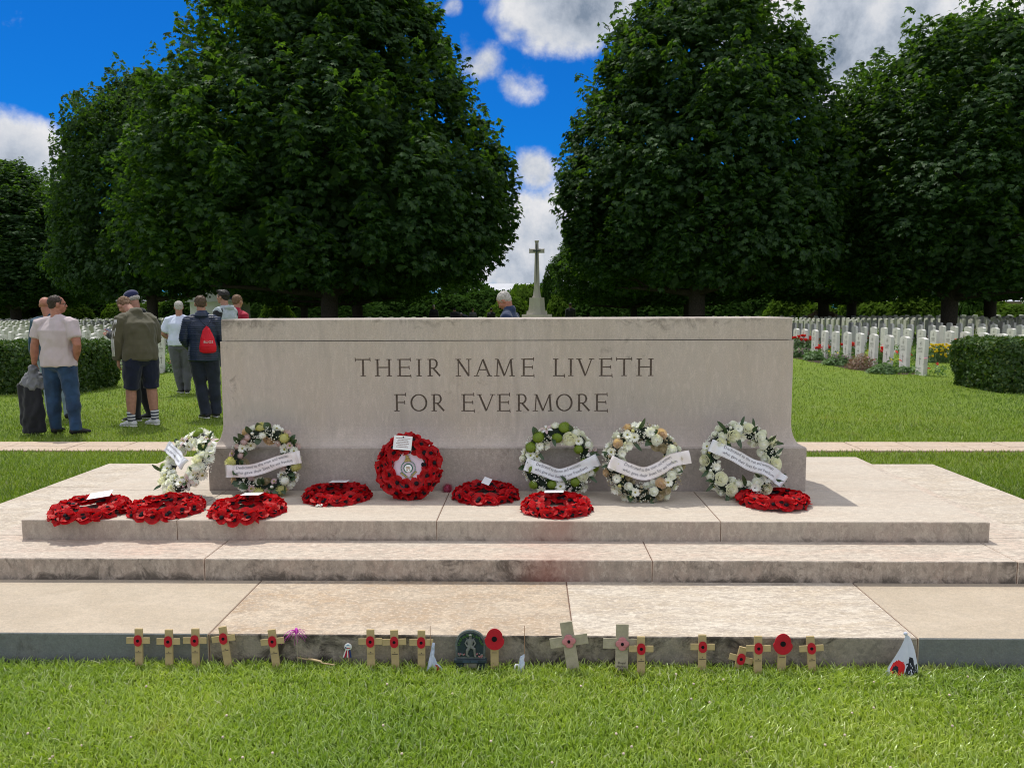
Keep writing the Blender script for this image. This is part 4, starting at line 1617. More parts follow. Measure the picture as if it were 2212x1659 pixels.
def ribbon(parent, pts, wd, mat, lines=('Dedicated to the men and women', 'who gave their lives for our freedom'), u0=.14, u1=.86, ts=1., zoff=.092):
    """satin band through local points (x,y); its ends roll back"""
    P = [Vector((p[0], p[1], 0)) for p in pts]

    def cr(q):
        n = len(P) - 1
        t_ = q * n
        i = min(int(t_), n - 1)
        f = t_ - i
        p0, p1, p2, p3 = P[max(i - 1, 0)], P[i], P[i + 1], P[min(i + 2, n)]
        return .5 * ((2 * p1) + (p2 - p0) * f + (2 * p0 - 5 * p1 + 4 * p2 - p3) * f * f + (3 * p1 - p0 - 3 * p2 + p3) * f ** 3)

    def S2(q, v):
        p = cr(min(max(q, 0), 1))
        d = (cr(min(q + .02, 1)) - cr(max(q - .02, 0))).normalized()
        nrm = Vector((-d.y, d.x, 0))
        z = zoff + .006 * sin(q * 9) + .004 * sin(v * 5 + q * 14)
        e_ = min(q, 1 - q)
        z += .010 * cos(min(1, e_ / .10) * pi) * (1 if e_ < .10 else 0)
        return p + nrm * (v * wd) + Vector((0, 0, z))

    nu, nv = 44, 6
    vs, fs = [], []
    for i in range(nu + 1):
        for j in range(nv + 1):
            vs.append(S2(i / nu, j / nv - .5))
    fs = [(i * (nv + 1) + j, (i + 1) * (nv + 1) + j, (i + 1) * (nv + 1) + j + 1, i * (nv + 1) + j + 1) for i in range(nu) for j in range(nv)]
    # rolled ends
    for e_, q0 in ((-1, 0.), (1, 1.)):
        c0 = [S2(q0, j / nv - .5) for j in range(nv + 1)]
        d = (cr(q0) - cr(q0 - e_ * .05)).normalized()
        b = len(vs)
        for k in range(7):
            a = k / 6 * pi * 1.5
            for p in c0:
                vs.append(p + d * (.012 * sin(a)) + Vector((0, 0, -.012 * (1 - cos(a)))))
        fs += [(b + k * (nv + 1) + j, b + (k + 1) * (nv + 1) + j, b + (k + 1) * (nv + 1) + j + 1, b + k * (nv + 1) + j + 1) for k in range(6) for j in range(nv)]
    mb = MB()
    mb.add(vs, fs, 0, True)
    rb = mb.build('ribbon', mat, parent, recalc=False)
    tx = MB()
    L = sum((cr((i + 1) / 40) - cr(i / 40)).length for i in range(40))
    for k, ln in enumerate(lines):
        tv, tf = text_mesh(ln, 1.)
        w_ = max(v[0] for v in tv) - min(v[0] for v in tv)
        x0 = min(v[0] for v in tv)
        span = (u1 - u0) * (1 if k else .93)
        hsc = wd * .34 * ts
        vv = [S2(u0 + (v[0] - x0) / w_ * span, (.17 - .42 * k) + v[1] * hsc / wd) + Vector((0, 0, .0022)) for v in tv]
        tx.add(vv, tf, 0)
    # dotted border
    bd = MB()
    for i in range(70):
        for v in (-.46, .46):
            p = S2(.08 + .84 * i / 70, v)
            q = S2(.08 + .84 * (i + .55) / 70, v)
            q2 = S2(.08 + .84 * (i + .55) / 70, v + .02)
            p2 = S2(.08 + .84 * i / 70, v + .02)
            bd.add([a_ + Vector((0, 0, .002)) for a_ in (p, q, q2, p2)], [(0, 1, 2, 3)])
    tx.add(bd.v, bd.f, 1)
    tx.build('lettering', [INK, GREYINK], rb, recalc=False)
    return rb


def flower_wreath(label, c, rotm, seed, palette, leaves, R_=.163, tube=.036, leafk=(0, 1), ring=FOAM):
    r = random.Random(seed)
    e = empty('flower_wreath', c, label=label, cat='wreath', group='white flower wreaths propped against the stone')
    e.rotation_euler = rotm.to_euler()
    obj('wreath_ring', torus_mesh('wreath_ring', R_, tube, tube * .7, ring), e)
    placed = []
    total = 0
    kinds = []
    for kx, cnt in palette:
        kinds += [kx] * (cnt if cnt < 4 else int(cnt * 1.25))
    kinds.sort(key=lambda k_: -FL[k_][1] + r.uniform(0, .006))
    for kx in kinds:
        me, rad, nm_ = FL[kx]
        best, bp = -9, None
        for _ in range(26):
            a = r.uniform(0, 2 * pi)
            ph = radians(r.uniform(-25, 175)) if rad < .03 else radians(r.uniform(20, 140))
            p = Vector(((R_ + tube * cos(ph)) * cos(a), (R_ + tube * cos(ph)) * sin(a), tube + tube * .75 * sin(ph)))
            dmin = min([(p - q).length - (rad + rq) * .62 for q, rq in placed] or [1])
            if dmin > best:
                best, bp = dmin, (p, a, ph)
        p, a, ph = bp
        placed.append((p, rad))
        nrm = Vector((cos(ph) * cos(a) * .8, cos(ph) * sin(a) * .8, sin(ph) + .35)) + Vector((r.uniform(-.2, .2), r.uniform(-.2, .2), 0))
        obj(nm_, me, e, p, frame(nrm, (r.uniform(-1, 1), r.uniform(-1, 1), .2)).to_euler(), r.uniform(.95, 1.3))
    for k in range(leaves):
        a = r.uniform(0, 2 * pi)
        s_ = r.choice((1, 1, 1, -1, .2))
        p = Vector(((R_ + s_ * tube * .6) * cos(a), (R_ + s_ * tube * .6) * sin(a), tube + r.uniform(.0, .03)))
        y = Vector((cos(a + r.uniform(-.9, .9)) * s_, sin(a + r.uniform(-.9, .9)) * s_, r.uniform(.05, .55))).normalized()
        x = y.cross(Vector((r.uniform(-.3, .3), r.uniform(-.3, .3), 1))).normalized()
        z = x.cross(y)
        obj('leaf', LEAFM[r.choice(leafk)], e, p, Matrix((x, y, z)).transposed().to_euler(), r.uniform(.8, 1.25))
    return e


# leaning at the left end of the stone
nv_ = Vector((-.50, -.65, .57)).normalized()
uv_ = (Vector((0, 0, 1)) - nv_ * nv_.z).normalized()
xv_ = uv_.cross(nv_)
rw1 = Matrix((xv_, uv_, nv_)).transposed()
w1 = flower_wreath('sunlit white and cream flower wreath seen edge-on, leaning at the left end of the stone', Vector((-1.985, 4.42, .345 + .178)), rw1, 31,
                   [('daisy', 12), ('dbl', 10), ('wpom', 8), ('rosew', 8), ('rose', 3), ('lime', 2), ('gyp', 12), ('budc', 8), ('lily', 3), ('budw', 6)], 18, ring=PLASTIC, R_=.155)
ribbon(w1, [(-.185, .05), (-.06, .015), (.075, -.03)], .062, SATIN, ts=.9, u0=.08, u1=.80, zoff=.10)
w2 = flower_wreath('cream and pale pink flower wreath with broad green leaves, leftmost on the stone front', place_standing(577, 1066, .195), LEAN, 32,
                   [('cream', 5), ('pinkc', 11), ('daisy', 7), ('daisyp', 7), ('rosep', 3), ('gyp', 9), ('budw', 10), ('wpom', 5), ('rosef', 2)], 34, leafk=(0, 2, 2), R_=.165, tube=.034)
ribbon(w2, [(-.20, -.062), (-.05, -.055), (.10, -.005), (.215, .02)], .072, SATIN2)
w3 = flower_wreath('green pompon and white flower wreath with lilies, directly right of the carved middle', place_standing(1207, 1070, .195), LEAN, 33,
                   [('lime', 9), ('daisy', 9), ('dbl', 9), ('lily', 3), ('rose', 2), ('gyp', 9), ('wpom', 4), ('rosew', 2), ('budw', 5)], 20, R_=.165)
ribbon(w3, [(-.185, -.02), (-.09, -.05), (.0, -.078), (.10, -.05), (.215, .005)], .072, SATIN)
w4 = flower_wreath('faded white and straw-coloured flower wreath full of tiny sprigs, second from the right', place_standing(1391, 1083, .205, .03), LEAN, 34,
                   [('dbl', 12), ('daisy', 6), ('rosew', 12), ('rosep', 4), ('rosef', 6), ('gyp', 10), ('gypd', 14), ('budc', 9), ('budd', 8), ('budw', 6)], 12, R_=.168, tube=.040)
ribbon(w4, [(-.185, .005), (-.09, -.035), (.0, -.058), (.09, -.025), (.15, .015), (.245, .035)], .074, SATIN2)
w5 = flower_wreath('white rose wreath with dark pointed leaves, nearest the right end of the stone', place_standing(1600, 1074, .205), LEAN, 35,
                   [('rose', 8), ('rosew', 17), ('dbl', 5), ('daisy', 4), ('gyp', 8), ('budw', 8), ('budc', 4), ('wpom', 3)], 30, leafk=(1,), R_=.172)
ribbon(w5, [(-.175, .085), (-.06, .035), (.04, -.02), (.13, -.05), (.215, -.115)], .072, SATIN)

# loose petals and a carnation on the step
p = gz(688, 1094, z3)
mb = MB()
for k in range(9):
    q = (p.x + rnd.uniform(-.024, .024), p.y + rnd.uniform(-.012, .012), z3 + rnd.uniform(.003, .012))
    mb.ball(q, (.010, .006, .004), 8, 5, rot=Euler((rnd.uniform(-.6, .6), rnd.uniform(-.6, .6), rnd.uniform(0, 3))))
tag(mb.build('fallen_petals', WHT), 'small heap of fallen white petals in front of the shaded poppy wreath', 'petals')
p = gz(965, 1061, z3)
e = empty('carnation', (p.x, p.y, z3 + .012), rot=(radians(60), 0, .3), label='loose pink carnation on the step beside the emblem wreath', cat='flower')
obj('bloom', m_pompon(40, DEEP, .026, 150, .012), e)

# ------------------------------------------------------------------ tributes along the lowest step
WOOD = plain('cross_wood', (.47, .36, .19), .75, .15, 18, bmp=.2)
WOODG = plain('cross_wood_grey', (.40, .355, .27), .85, .18, 30, bmp=.5)
REDF = plain('poppy_card_red', (.48, .012, .03), .6, .1, 50)
PINKF = plain('poppy_faded_pink', (.58, .22, .25), .5, .1, 50)
PENCIL = plain('pencil_mark', (.06, .05, .05), .8)


def outline(kind, w, h, n=36):
    pts = []
    for k in range(n):
        a = 2 * pi * k / n
        r_ = 1 + (.10 if kind == 'two' else .14) * cos((2 if kind == 'two' else 4) * a + (0 if kind == 'two' else pi)) * -1
        if kind == 'two':
            r_ = 1 - .14 * abs(cos(a)) ** 6
        pts.append((cos(a) * w * r_, sin(a) * h * r_))
    return pts


def cross(x, ytop, tilt, s=1., label='', mat=WOOD, poppy='red', writing=None, Y=2.925, group='small wooden crosses with poppies along the lowest step', armw=.094, lean=7):
    t_ = gy(x, ytop, Y)
    H_ = (t_.z + .01) if tilt == 0 else (t_.z + .01) / cos(radians(tilt))
    e = empty('remembrance_cross', (t_.x + sin(radians(tilt)) * H_ * -1., Y - .02, -.01), label=label, cat='cross', group=group)
    e.rotation_euler = (radians(-lean * .5), radians(tilt), 0)
    sw, th = .0150 * s, .005
    az = H_ - .046 * s
    MB().box(-sw, sw, -th, th, 0, H_, 0, .0008).build('upright', mat, e)
    MB().box(-armw / 2 * s, armw / 2 * s, -th - .0035, -th + .0006, az - .0125 * s, az + .0125 * s, 0, .0008).build('crossbar', mat, e)
    f = -th - .0045
    if poppy == 'red':
        pp = MB().prism([(a, b + az) for a, b in outline('two', .0185 * (1 + .0 * s), .0225)], f - .0012, f + .0008).build('poppy', REDF, e)
        MB().prism([(cos(2 * pi * k / 14) * .0062, sin(2 * pi * k / 14) * .0062 + az) for k in range(14)], f - .0022, f - .0011).build('poppy_center', BLK, pp)
    elif poppy == 'pink':
        pm_ = MB()
        for k, (dx, dz) in enumerate(((0, .013), (0, -.013), (-.011, 0), (.011, 0))):
            pm_.ball((dx, f - .001 - .0007 * k, az + dz), (.016, .0016, .014), 14, 8)
        pp = pm_.build('poppy', PINKF, e)
        MB().ball((0, f - .005, az), (.006, .0025, .007), 10, 6).build('poppy_center', BLK, pp)
    tx = MB()
    if writing:
        for k, (ln, zc, sz_) in enumerate(writing):
            tv, tf = text_mesh(ln, sz_)
            tx.add([(v[0], -th - .0012, zc + v[1]) for v in tv], tf)
    else:
        zz = az - .050
        tx.add([(-.012, -th - .001, zz), (.012, -th - .001, zz), (.012, -th - .001, zz + .0022), (-.012, -th - .001, zz + .0022)], [(0, 1, 2, 3)])
        tx.add([(-.002, -th - .001, zz + .006), (.002, -th - .001, zz + .006), (.002, -th - .001, zz + .009), (-.002, -th - .001, zz + .009)], [(0, 1, 2, 3)])
    tx.build('inscription', PENCIL, e, recalc=False)
    return e


cross(302, 1355, 0, label='upright small wooden poppy cross, outermost on the left')
cross(367, 1357, 0, label='small wooden poppy cross, second from the left end, standing straight')
cross(424, 1355, 0, label='small wooden poppy cross third from the left, just left of the slab joint')
cross(482, 1351, -8, label='tall tilted wooden poppy cross fourth from the left, just right of the slab joint')
cross(588, 1357, -7, label='tilted wooden poppy cross left of the pink tinsel pick')
cross(801, 1357, -1, label='small wooden poppy cross immediately right of the striped rosette')
cross(852, 1358, -2, label='small wooden poppy cross in the middle of the three right of the rosette')
cross(911, 1359, 0, label='small wooden poppy cross partly behind the white paper flag')
cross(1222, 1341, -9, 1.62, 'large grey leaning wooden cross with a faded pink poppy', WOODG, 'pink', [('~~~~~~', .150, .014), ('~~~~~', .138, .014)], Y=2.915, armw=.092)
cross(1344, 1346, 1, 1.62, 'large upright wooden cross with pink poppy and handwriting on its shaft', WOODG, 'pink',
      [('Royal', .060, .013), ('Marines', .046, .012), ('45', .033, .012), ('Commando', .020, .0095)], Y=2.915, armw=.092)
cross(1384, 1372, 0, label='small red poppy cross overlapping the large handwritten cross', Y=2.895)
cross(1516, 1368, 0, label='lone small poppy cross standing in the gap right of the large crosses', mat=WOOD)
cross(1604, 1394, 14, label='low tilted cross half hidden behind an upright poppy cross', Y=2.935)
cross(1636, 1371, 0, label='upright poppy cross standing in front of the low tilted one', Y=2.905)
cross(1748, 1371, -4, label='slightly tilted small poppy cross right of the big red poppy at the right')
# the paper slips on the large crosses
for xx_ in (1233, 1341):
    pass


def big_poppy(x, y0, y1, label):
    c_ = gy(x, (y0 + y1) / 2, 2.91)
    h_ = (gy(x, y0, 2.91).z - gy(x, y1, 2.91).z) / 2
    e = empty('poppy_marker', (c_.x, 2.91, 0), label=label, cat='poppy marker', group='big flat poppies on wooden sticks')
    MB().box(-.016, .016, -.002, .004, -.01, c_.z, 0, .001).build('stick', WOOD, e)
    pts = []
    for k in range(40):
        a = 2 * pi * k / 40
        up_ = sin(a) > .08
        r_ = (.86 if up_ else .98) - .07 * max(0, cos(a - .12)) ** 30
        pts.append((cos(a) * h_ * r_ * .90 + .001, sin(a) * h_ * (1.0 if up_ else .96) + c_.z))
    MB().prism(pts, -.008, -.004, 0).build('petals', REDF, e)
    MB().prism([(cos(2 * pi * k / 20) * .0105, sin(2 * pi * k / 20) * .0105 + c_.z + .003) for k in range(20)], -.0105, -.0078).build('center', BLK, e)
    mk = MB()
    zz = c_.z - h_ - .012
    mk.add([(-.011, -.0028, zz), (.011, -.0028, zz), (.011, -.0028, zz + .002), (-.011, -.0028, zz + .002)], [(0, 1, 2, 3)])
    mk.build('inscription', PENCIL, e, recalc=False)


big_poppy(1068, 1356, 1403, 'big flat red poppy on a stick beside the arched plaque')
big_poppy(1690, 1367, 1413, 'big flat red poppy on a stick between crosses at the right')

# arched plaque ------------------------------------------------------------------
BRZ = plain('plaque_stone', (.105, .125, .125), .55, .4, 60, bmp=.4)
BRZD = plain('plaque_dark', (.02, .035, .045), .5, .3, 60)
BRZL = plain('plaque_figure', (.17, .18, .17), .55, .2, 80)
IVY = plain('plaque_ivy', (.05, .12, .035), .7, .4, 160)
c_ = gy(1016.5, 1400, 2.915)
pl_ = empty('memorial_plaque', (c_.x, 2.905, 0), label='small arched dark plaque with a kneeling winged figure in relief', cat='plaque')
pl_.rotation_euler = (radians(-5), 0, 0)
AR = [(-.058, .062), (.058, .062)]
for k in range(17):
    a = pi * k / 16
    AR.append((cos(a) * .060, .118 + sin(a) * .055))
MB().prism(AR, -.006, .010).build('slab', BRZ, pl_)
MB().prism([(p_[0] * .86, (p_[1] - .118) * .86 + .118) for p_ in AR], -.0068, -.0055).build('panel', BRZD, pl_)
iv = MB()
for k in range(70):
    a = pi * (.02 + .96 * rnd.random())
    rr = rnd.uniform(.043, .051)
    iv.ball((cos(a) * rr, -.008, .112 + sin(a) * rr * .93), (rnd.uniform(.002, .004), .0018, rnd.uniform(.0018, .0035)), 6, 4)
iv.build('ivy_border', IVY, pl_)
fg = MB()
fg.ball((.0, -.010, .150), (.0062, .005, .0072))
fg.ball((.0, -.012, .156), (.0072, .006, .004))
fg.loft([(0, -.009, .143), (0, -.009, .132), (-.001, -.010, .118), (0, -.010, .108)], [(.006, .004), (.013, .006), (.010, .006), (.011, .006)], 12)
for s_ in (-1, 1):
    fg.loft([(s_ * .012, -.009, .137), (s_ * .020, -.010, .124), (s_ * .012, -.013, .112), (.004, -.014, .112)], [.004, .0035, .003, .0028], 8)
    fg.loft([(s_ * .008, -.006, .138), (s_ * .022, -.005, .147), (s_ * .034, -.005, .138), (s_ * .037, -.005, .122)], [(.002, .002), (.0035, .002), (.003, .002), (.0015, .0015)], 8)
fg.loft([(.004, -.010, .108), (.016, -.014, .104), (.017, -.011, .088), (.018, -.011, .074), (.022, -.013, .072)], [.006, .006, .0045, .004, .003], 8)
fg.loft([(-.004, -.010, .108), (-.012, -.012, .096), (-.014, -.010, .078), (-.006, -.010, .072)], [.007, .0065, .005, .004], 8)
fm = fg.mesh('figure', BRZL)
obj('figure', remesh(fm, .0012, 'figure', [BRZL]), pl_)
fl_ = MB()
for k in range(26):
    x_ = rnd.choice((-1, 1)) * rnd.uniform(.022, .048)
    fl_.ball((x_, -.009, rnd.uniform(.068, .084)), (.0035, .003, .003), 6, 4, rnd.choice((0, 0, 1)))
fl_.build('flowers', [plain('plaque_flower_pink', (.35, .16, .17), .7), BRZL], pl_)
MB().box(-.064, .064, -.016, .012, .046, .062, 0, .003).build('ledge', BRZD, pl_)
tb = MB()
for k in range(3):
    for x0 in (-.030, .002):
        tb.box(x0, x0 + .028, -.0168, -.016, .0495 + k * .0036, .0505 + k * .0036)
tb.build('lettering', plain('plaque_letter', (.10, .17, .24), .5), pl_)
for x0 in (-.056, .028):
    MB().box(x0, x0 + .028, -.012, .008, -.01, .0465, 0, .002).build('foot', BRZD, pl_)
MB().box(-.026, .026, -.004, .002, -.01, .044).build('label_card', plain('plaque_card', (.26, .25, .20), .8), pl_)

# rosette ------------------------------------------------------------------------
c_ = gy(752, 1397, 2.935)
ro = empty('rosette', (c_.x, 2.935, c_.z), label='small round badge with red white and blue ribbon tails', cat='rosette')
WH2 = plain('badge_white', (.75, .76, .78), .4)
BL2 = plain('badge_blue', (.02, .05, .20), .5)
RD2 = plain('badge_red', (.42, .01, .05), .5)
SK2 = plain('badge_sky', (.22, .42, .58), .5)
bd_ = MB()
bd_.ball((0, 0, 0), (.0155, .004, .0155), 20, 10, 0)
bd_.build('badge', WH2, ro)
bf = MB()
bf.prism([(-.011, .004), (-.004, -.001), (.011, -.001), (.011, .0025), (-.004, .003)], -.0052, -.0036, 0)
bf.prism([(-.011, .004), (-.004, -.001), (-.007, -.006), (-.011, -.002)], -.0056, -.0036, 1)
bf.prism([(-.004, -.001), (.010, -.001), (.008, -.004), (-.004, -.0045)], -.0054, -.0036, 2)
bf.prism([(-.008, .0065), (.008, .0065), (.004, .0110), (-.004, .0110)], -.0046, -.0028, 3)
bf.build('badge_print', [WH2, BL2, RD2, SK2], ro)
for k, (x0, x1, m_) in enumerate(((-.020, -.007, WH2), (-.014, -.003, RD2), (-.002, .0, WH2), (.004, .003, RD2), (.009, .006, BL2))):
    tl_ = MB()
    tl_.add([(x1 - .0035, -.001 - .0004 * k, -.010), (x1 + .0035, -.001 - .0004 * k, -.010), (x0 + .004, .002 - .0004 * k, -.044), (x0 - .004, .002 - .0004 * k, -.044)], [(0, 1, 2, 3)])
    tl_.build('ribbon_tail', m_, ro, recalc=False)
MB().box(-.0015, .0015, .002, .004, -c_.z, -.01).build('pin', WOOD, ro)

# tinsel pick ---------------------------------------------------------------------
c_ = gy(640, 1362, 2.925)
tn = empty('tinsel_pick', (c_.x, 2.925, 0), label='wispy shiny magenta tinsel spray on a thin stem', cat='decoration')
MG = plain('tinsel_magenta', (.62, .05, .50), .25, .2, 50, spec=.8)
MB().loft([(0, 0, -.01), (.001, 0, c_.z - .02)], [.0012, .0012], 6).build('stem', WOODG, tn)
ts_ = MB()
for k in range(34):
    a = rnd.uniform(0, 2 * pi)
    L_ = rnd.uniform(.02, .062)
    up_ = rnd.uniform(-.2, 1.0)
    P_ = [Vector((0, 0, c_.z - .012)) + Vector((cos(a) * L_ * q, sin(a) * L_ * q * .6, up_ * L_ * q - L_ * q * q * .9 + .01)) for q in (0, .35, .7, 1)]
    ts_.loft(P_, [.0011, .0009, .0007, .0005], 4)
ts_.ball((0, 0, c_.z), (.008, .008, .013), 8, 6)
ts_.build('strands', MG, tn)

# paper flags ---------------------------------------------------------------------
FLB = plain('flag_paper', (.60, .68, .90), .6, .05, 20, trans=.3)
FLR = plain('flag_red', (.50, .02, .06), .6)
FLN = plain('flag_navy', (.03, .04, .16), .6)


def sheet(pts_rows, mat_ids=None, bulge=.0):
    """grid through rows of points"""
    mb = MB()
    n, m_ = len(pts_rows), len(pts_rows[0])
    vs = [p for row in pts_rows for p in row]
    for i in range(n - 1):
        for j in range(m_ - 1):
            a = i * m_ + j
            mb.f.append([a, a + 1, a + m_ + 1, a + m_])
            mb.mi.append(mat_ids(i / (n - 1), j / (m_ - 1)) if mat_ids else 0)
            mb.sm.append(True)
    mb.v = [tuple(v) for v in vs]
    return mb


def warp(x, y, k=0.):
    return .006 * sin(x * 160 + k) + .004 * sin(y * 210 + 1.3 * k)


A = gy(929, 1352, 2.90)
f1 = empty('paper_flag', (A.x, 2.90, 0), label='white folded paper flag on a thin stick left of the arched plaque', cat='flag', group='folded white paper flags on sticks')
MB().loft([(0, 0, -.01), (0, .004, A.z)], [.0013, .0011], 6).build('stick', plain('flag_stick', (.35, .20, .12), .7), f1)
rowsf = []
for i in range(13):
    q = i / 12
    z = .128 - .128 * q
    xl = .008 - .026 * q
    xr = .018 + .046 * max(0, q - .45) ** 1.1 * 2.0 - .006 * (q < .45) * q
    rowsf.append([(xl + (xr - xl) * j / 8, -.008 + warp(xl + (xr - xl) * j / 8, z), z) for j in range(9)])
sheet(rowsf, lambda u, v: (1 if (u > .62 and .55 < v < .8) else 0)).build('flag', [FLB, FLR], f1, recalc=False)
A = gy(1133, 1352, 2.90)
f2 = empty('paper_flag', (A.x, 2.90, 0), label='narrow white folded paper flag on a thin stick right of the big poppy', cat='flag', group='folded white paper flags on sticks')
MB().loft([(0, 0, -.01), (0, .004, A.z)], [.0013, .0011], 6).build('stick', bpy.data.materials['flag_stick'], f2)
rowsf = []
for i in range(11):
    q = i / 10
    z = .085 - .085 * q
    xl = -.018 - .008 * q - (.016 * max(0, q - .55))
    rowsf.append([(xl + (0 - xl) * j / 6, -.004 + warp(xl * (1 - j / 6), z, 1), z) for j in range(7)])
rowsf[0] = [(p[0] * .8, p[1], p[2] - .004 * (1 - j / 6)) for j, p in enumerate(rowsf[0])]
sheet(rowsf).build('flag', [FLB], f2, recalc=False)
lp = MB()
lp.loft([(-.030 + .009 * cos(a * pi / 5), -.006, .028 + .018 * sin(a * pi / 5)) for a in range(11)], [(.0035, .0012)] * 11, 6, cap=False)
lp.build('loop', [WH2], f2)

# draped flag at the right ----------------------------------------------------------
A = gy(1955, 1366, 2.90)
f3 = empty('draped_flag', (A.x, 2.89, 0), label='crumpled white flag with red poppy and black print draped on a short stick', cat='flag')
CLW = plain('flag_cloth_white', (.62, .66, .80), .7, .06, 20, trans=.15)
CLK = plain('flag_cloth_black', (.015, .018, .028), .7)
CLR = plain('flag_cloth_red', (.62, .015, .02), .6)
MB().loft([(0, .004, -.01), (0, .004, A.z - .004)], [.002, .002], 6).build('stick', PAPER, f3)
MB().ball((-.003, 0, A.z), (.008, .006, .007), 10, 7).build('finial', CLW, f3)
rowsf = []
N1, N2 = 30, 44
for i in range(N1 + 1):
    q = i / N1
    z = A.z - .004 - (A.z - .006) * q
    row = []
    for j in range(N2 + 1):
        v = j / N2
        wl = -.004 - .078 * q ** 1.25
        wr = .004 + .058 * q ** .62 * (1 - .18 * max(0, q - .75) * 4)
        x = wl + (wr - wl) * v
        fold = sin(v * 13 + 2 * q) * .5 + sin(v * 5.5 - 1 + q * 3) * .5
        y = -.003 - .020 * q * (1 - (2 * v - 1) ** 2) + .010 * q * fold
        zz = z + .008 * q * sin(v * 11 + 1)
        row.append((x, y, max(.004, zz)))
    rowsf.append(row)


def mid(u, v):
    if u > .50 and ((v - .25) / .20) ** 2 + ((u - .74) / .20) ** 2 < 1:
        if ((v - .17) / .07) ** 2 + ((u - .76) / .08) ** 2 < 1:
            return 1
        return 2
    if v > .46 and u > .60 and v < .97:
        n_ = noise.noise(Vector((v * 26, u * 15, 1.7)))
        return 0 if n_ > .22 else 1
    if ((v - .66) / .10) ** 2 + ((u - .57) / .10) ** 2 < 1:
        return 1
    return 0


sheet(rowsf, mid).build('cloth', [CLW, CLK, CLR], f3, recalc=False)

# broken reed lying in the grass
a_, b_ = gz(642, 1430, .02), gz(722, 1442, .035)
d_ = b_ - a_
RD = plain('dry_reed', (.50, .38, .22), .7, .25, 60)
rd = MB()
rd.loft([a_ + Vector((0, 0, .02)), a_ + d_ * .3 + Vector((0, 0, .018)), a_ + d_ * .32 + Vector((0, 0, .022)), a_ + d_ * .65 + Vector((0, 0, .018)), a_ + d_ * .68 + Vector((0, 0, .012)), b_ + Vector((0, 0, .012))],
        [.0035, .003, .0048, .0042, .003, .0028], 7)
tag(rd.build('reed', RD), 'broken pale dry reed lying along the grass below the tinsel', 'twig')
# ------------------------------------------------------------------ people
SKIN = plain('skin', (.38, .195, .14), .55, .16, 25, spec=.35)
SKINR = plain('skin_ruddy', (.38, .165, .115), .55, .18, 25, spec=.35)


def cloth(name, c, var=.14, rough=.85, sheen=.2, scale=9.):
    return plain(name, c, rough, var, scale, bmp=.15, sheen=sheen)


def socks_mat():
    m, t = new_mat('striped_sock')
    z = t.a('ShaderNodeSeparateXYZ', ins={0: t.a('ShaderNodeTexCoord').outputs['Object']}).outputs[2]
    s = t.math('GREATER_THAN', t.math('FRACT', t.math('MULTIPLY', z, 26.)), .5)
    c = t.mix(s, (.03, .04, .07), (.62, .62, .64))
    p = t.a('ShaderNodeBsdfPrincipled', ins={'Base Color': c, 'Roughness': .9})
    out(t, p.outputs[0])
    return m


SOCK = socks_mat()


def folds(seed, amp=.006, f=8., vert=2.4):
    amp = amp * 2.1

    def d(c, n):
        q = Vector((c.x * f, c.y * f, c.z * f / vert)) + Vector((seed, seed * 2, 0))
        a = noise.noise(q)
        b = noise.noise(Vector((c.x * f * 2.5, c.y * f * 2.5, c.z * f * 1.6)) + Vector((0, seed, 3)))
        return amp * ((1 - abs(a) * 2) * .8 + b * .5)
    return d


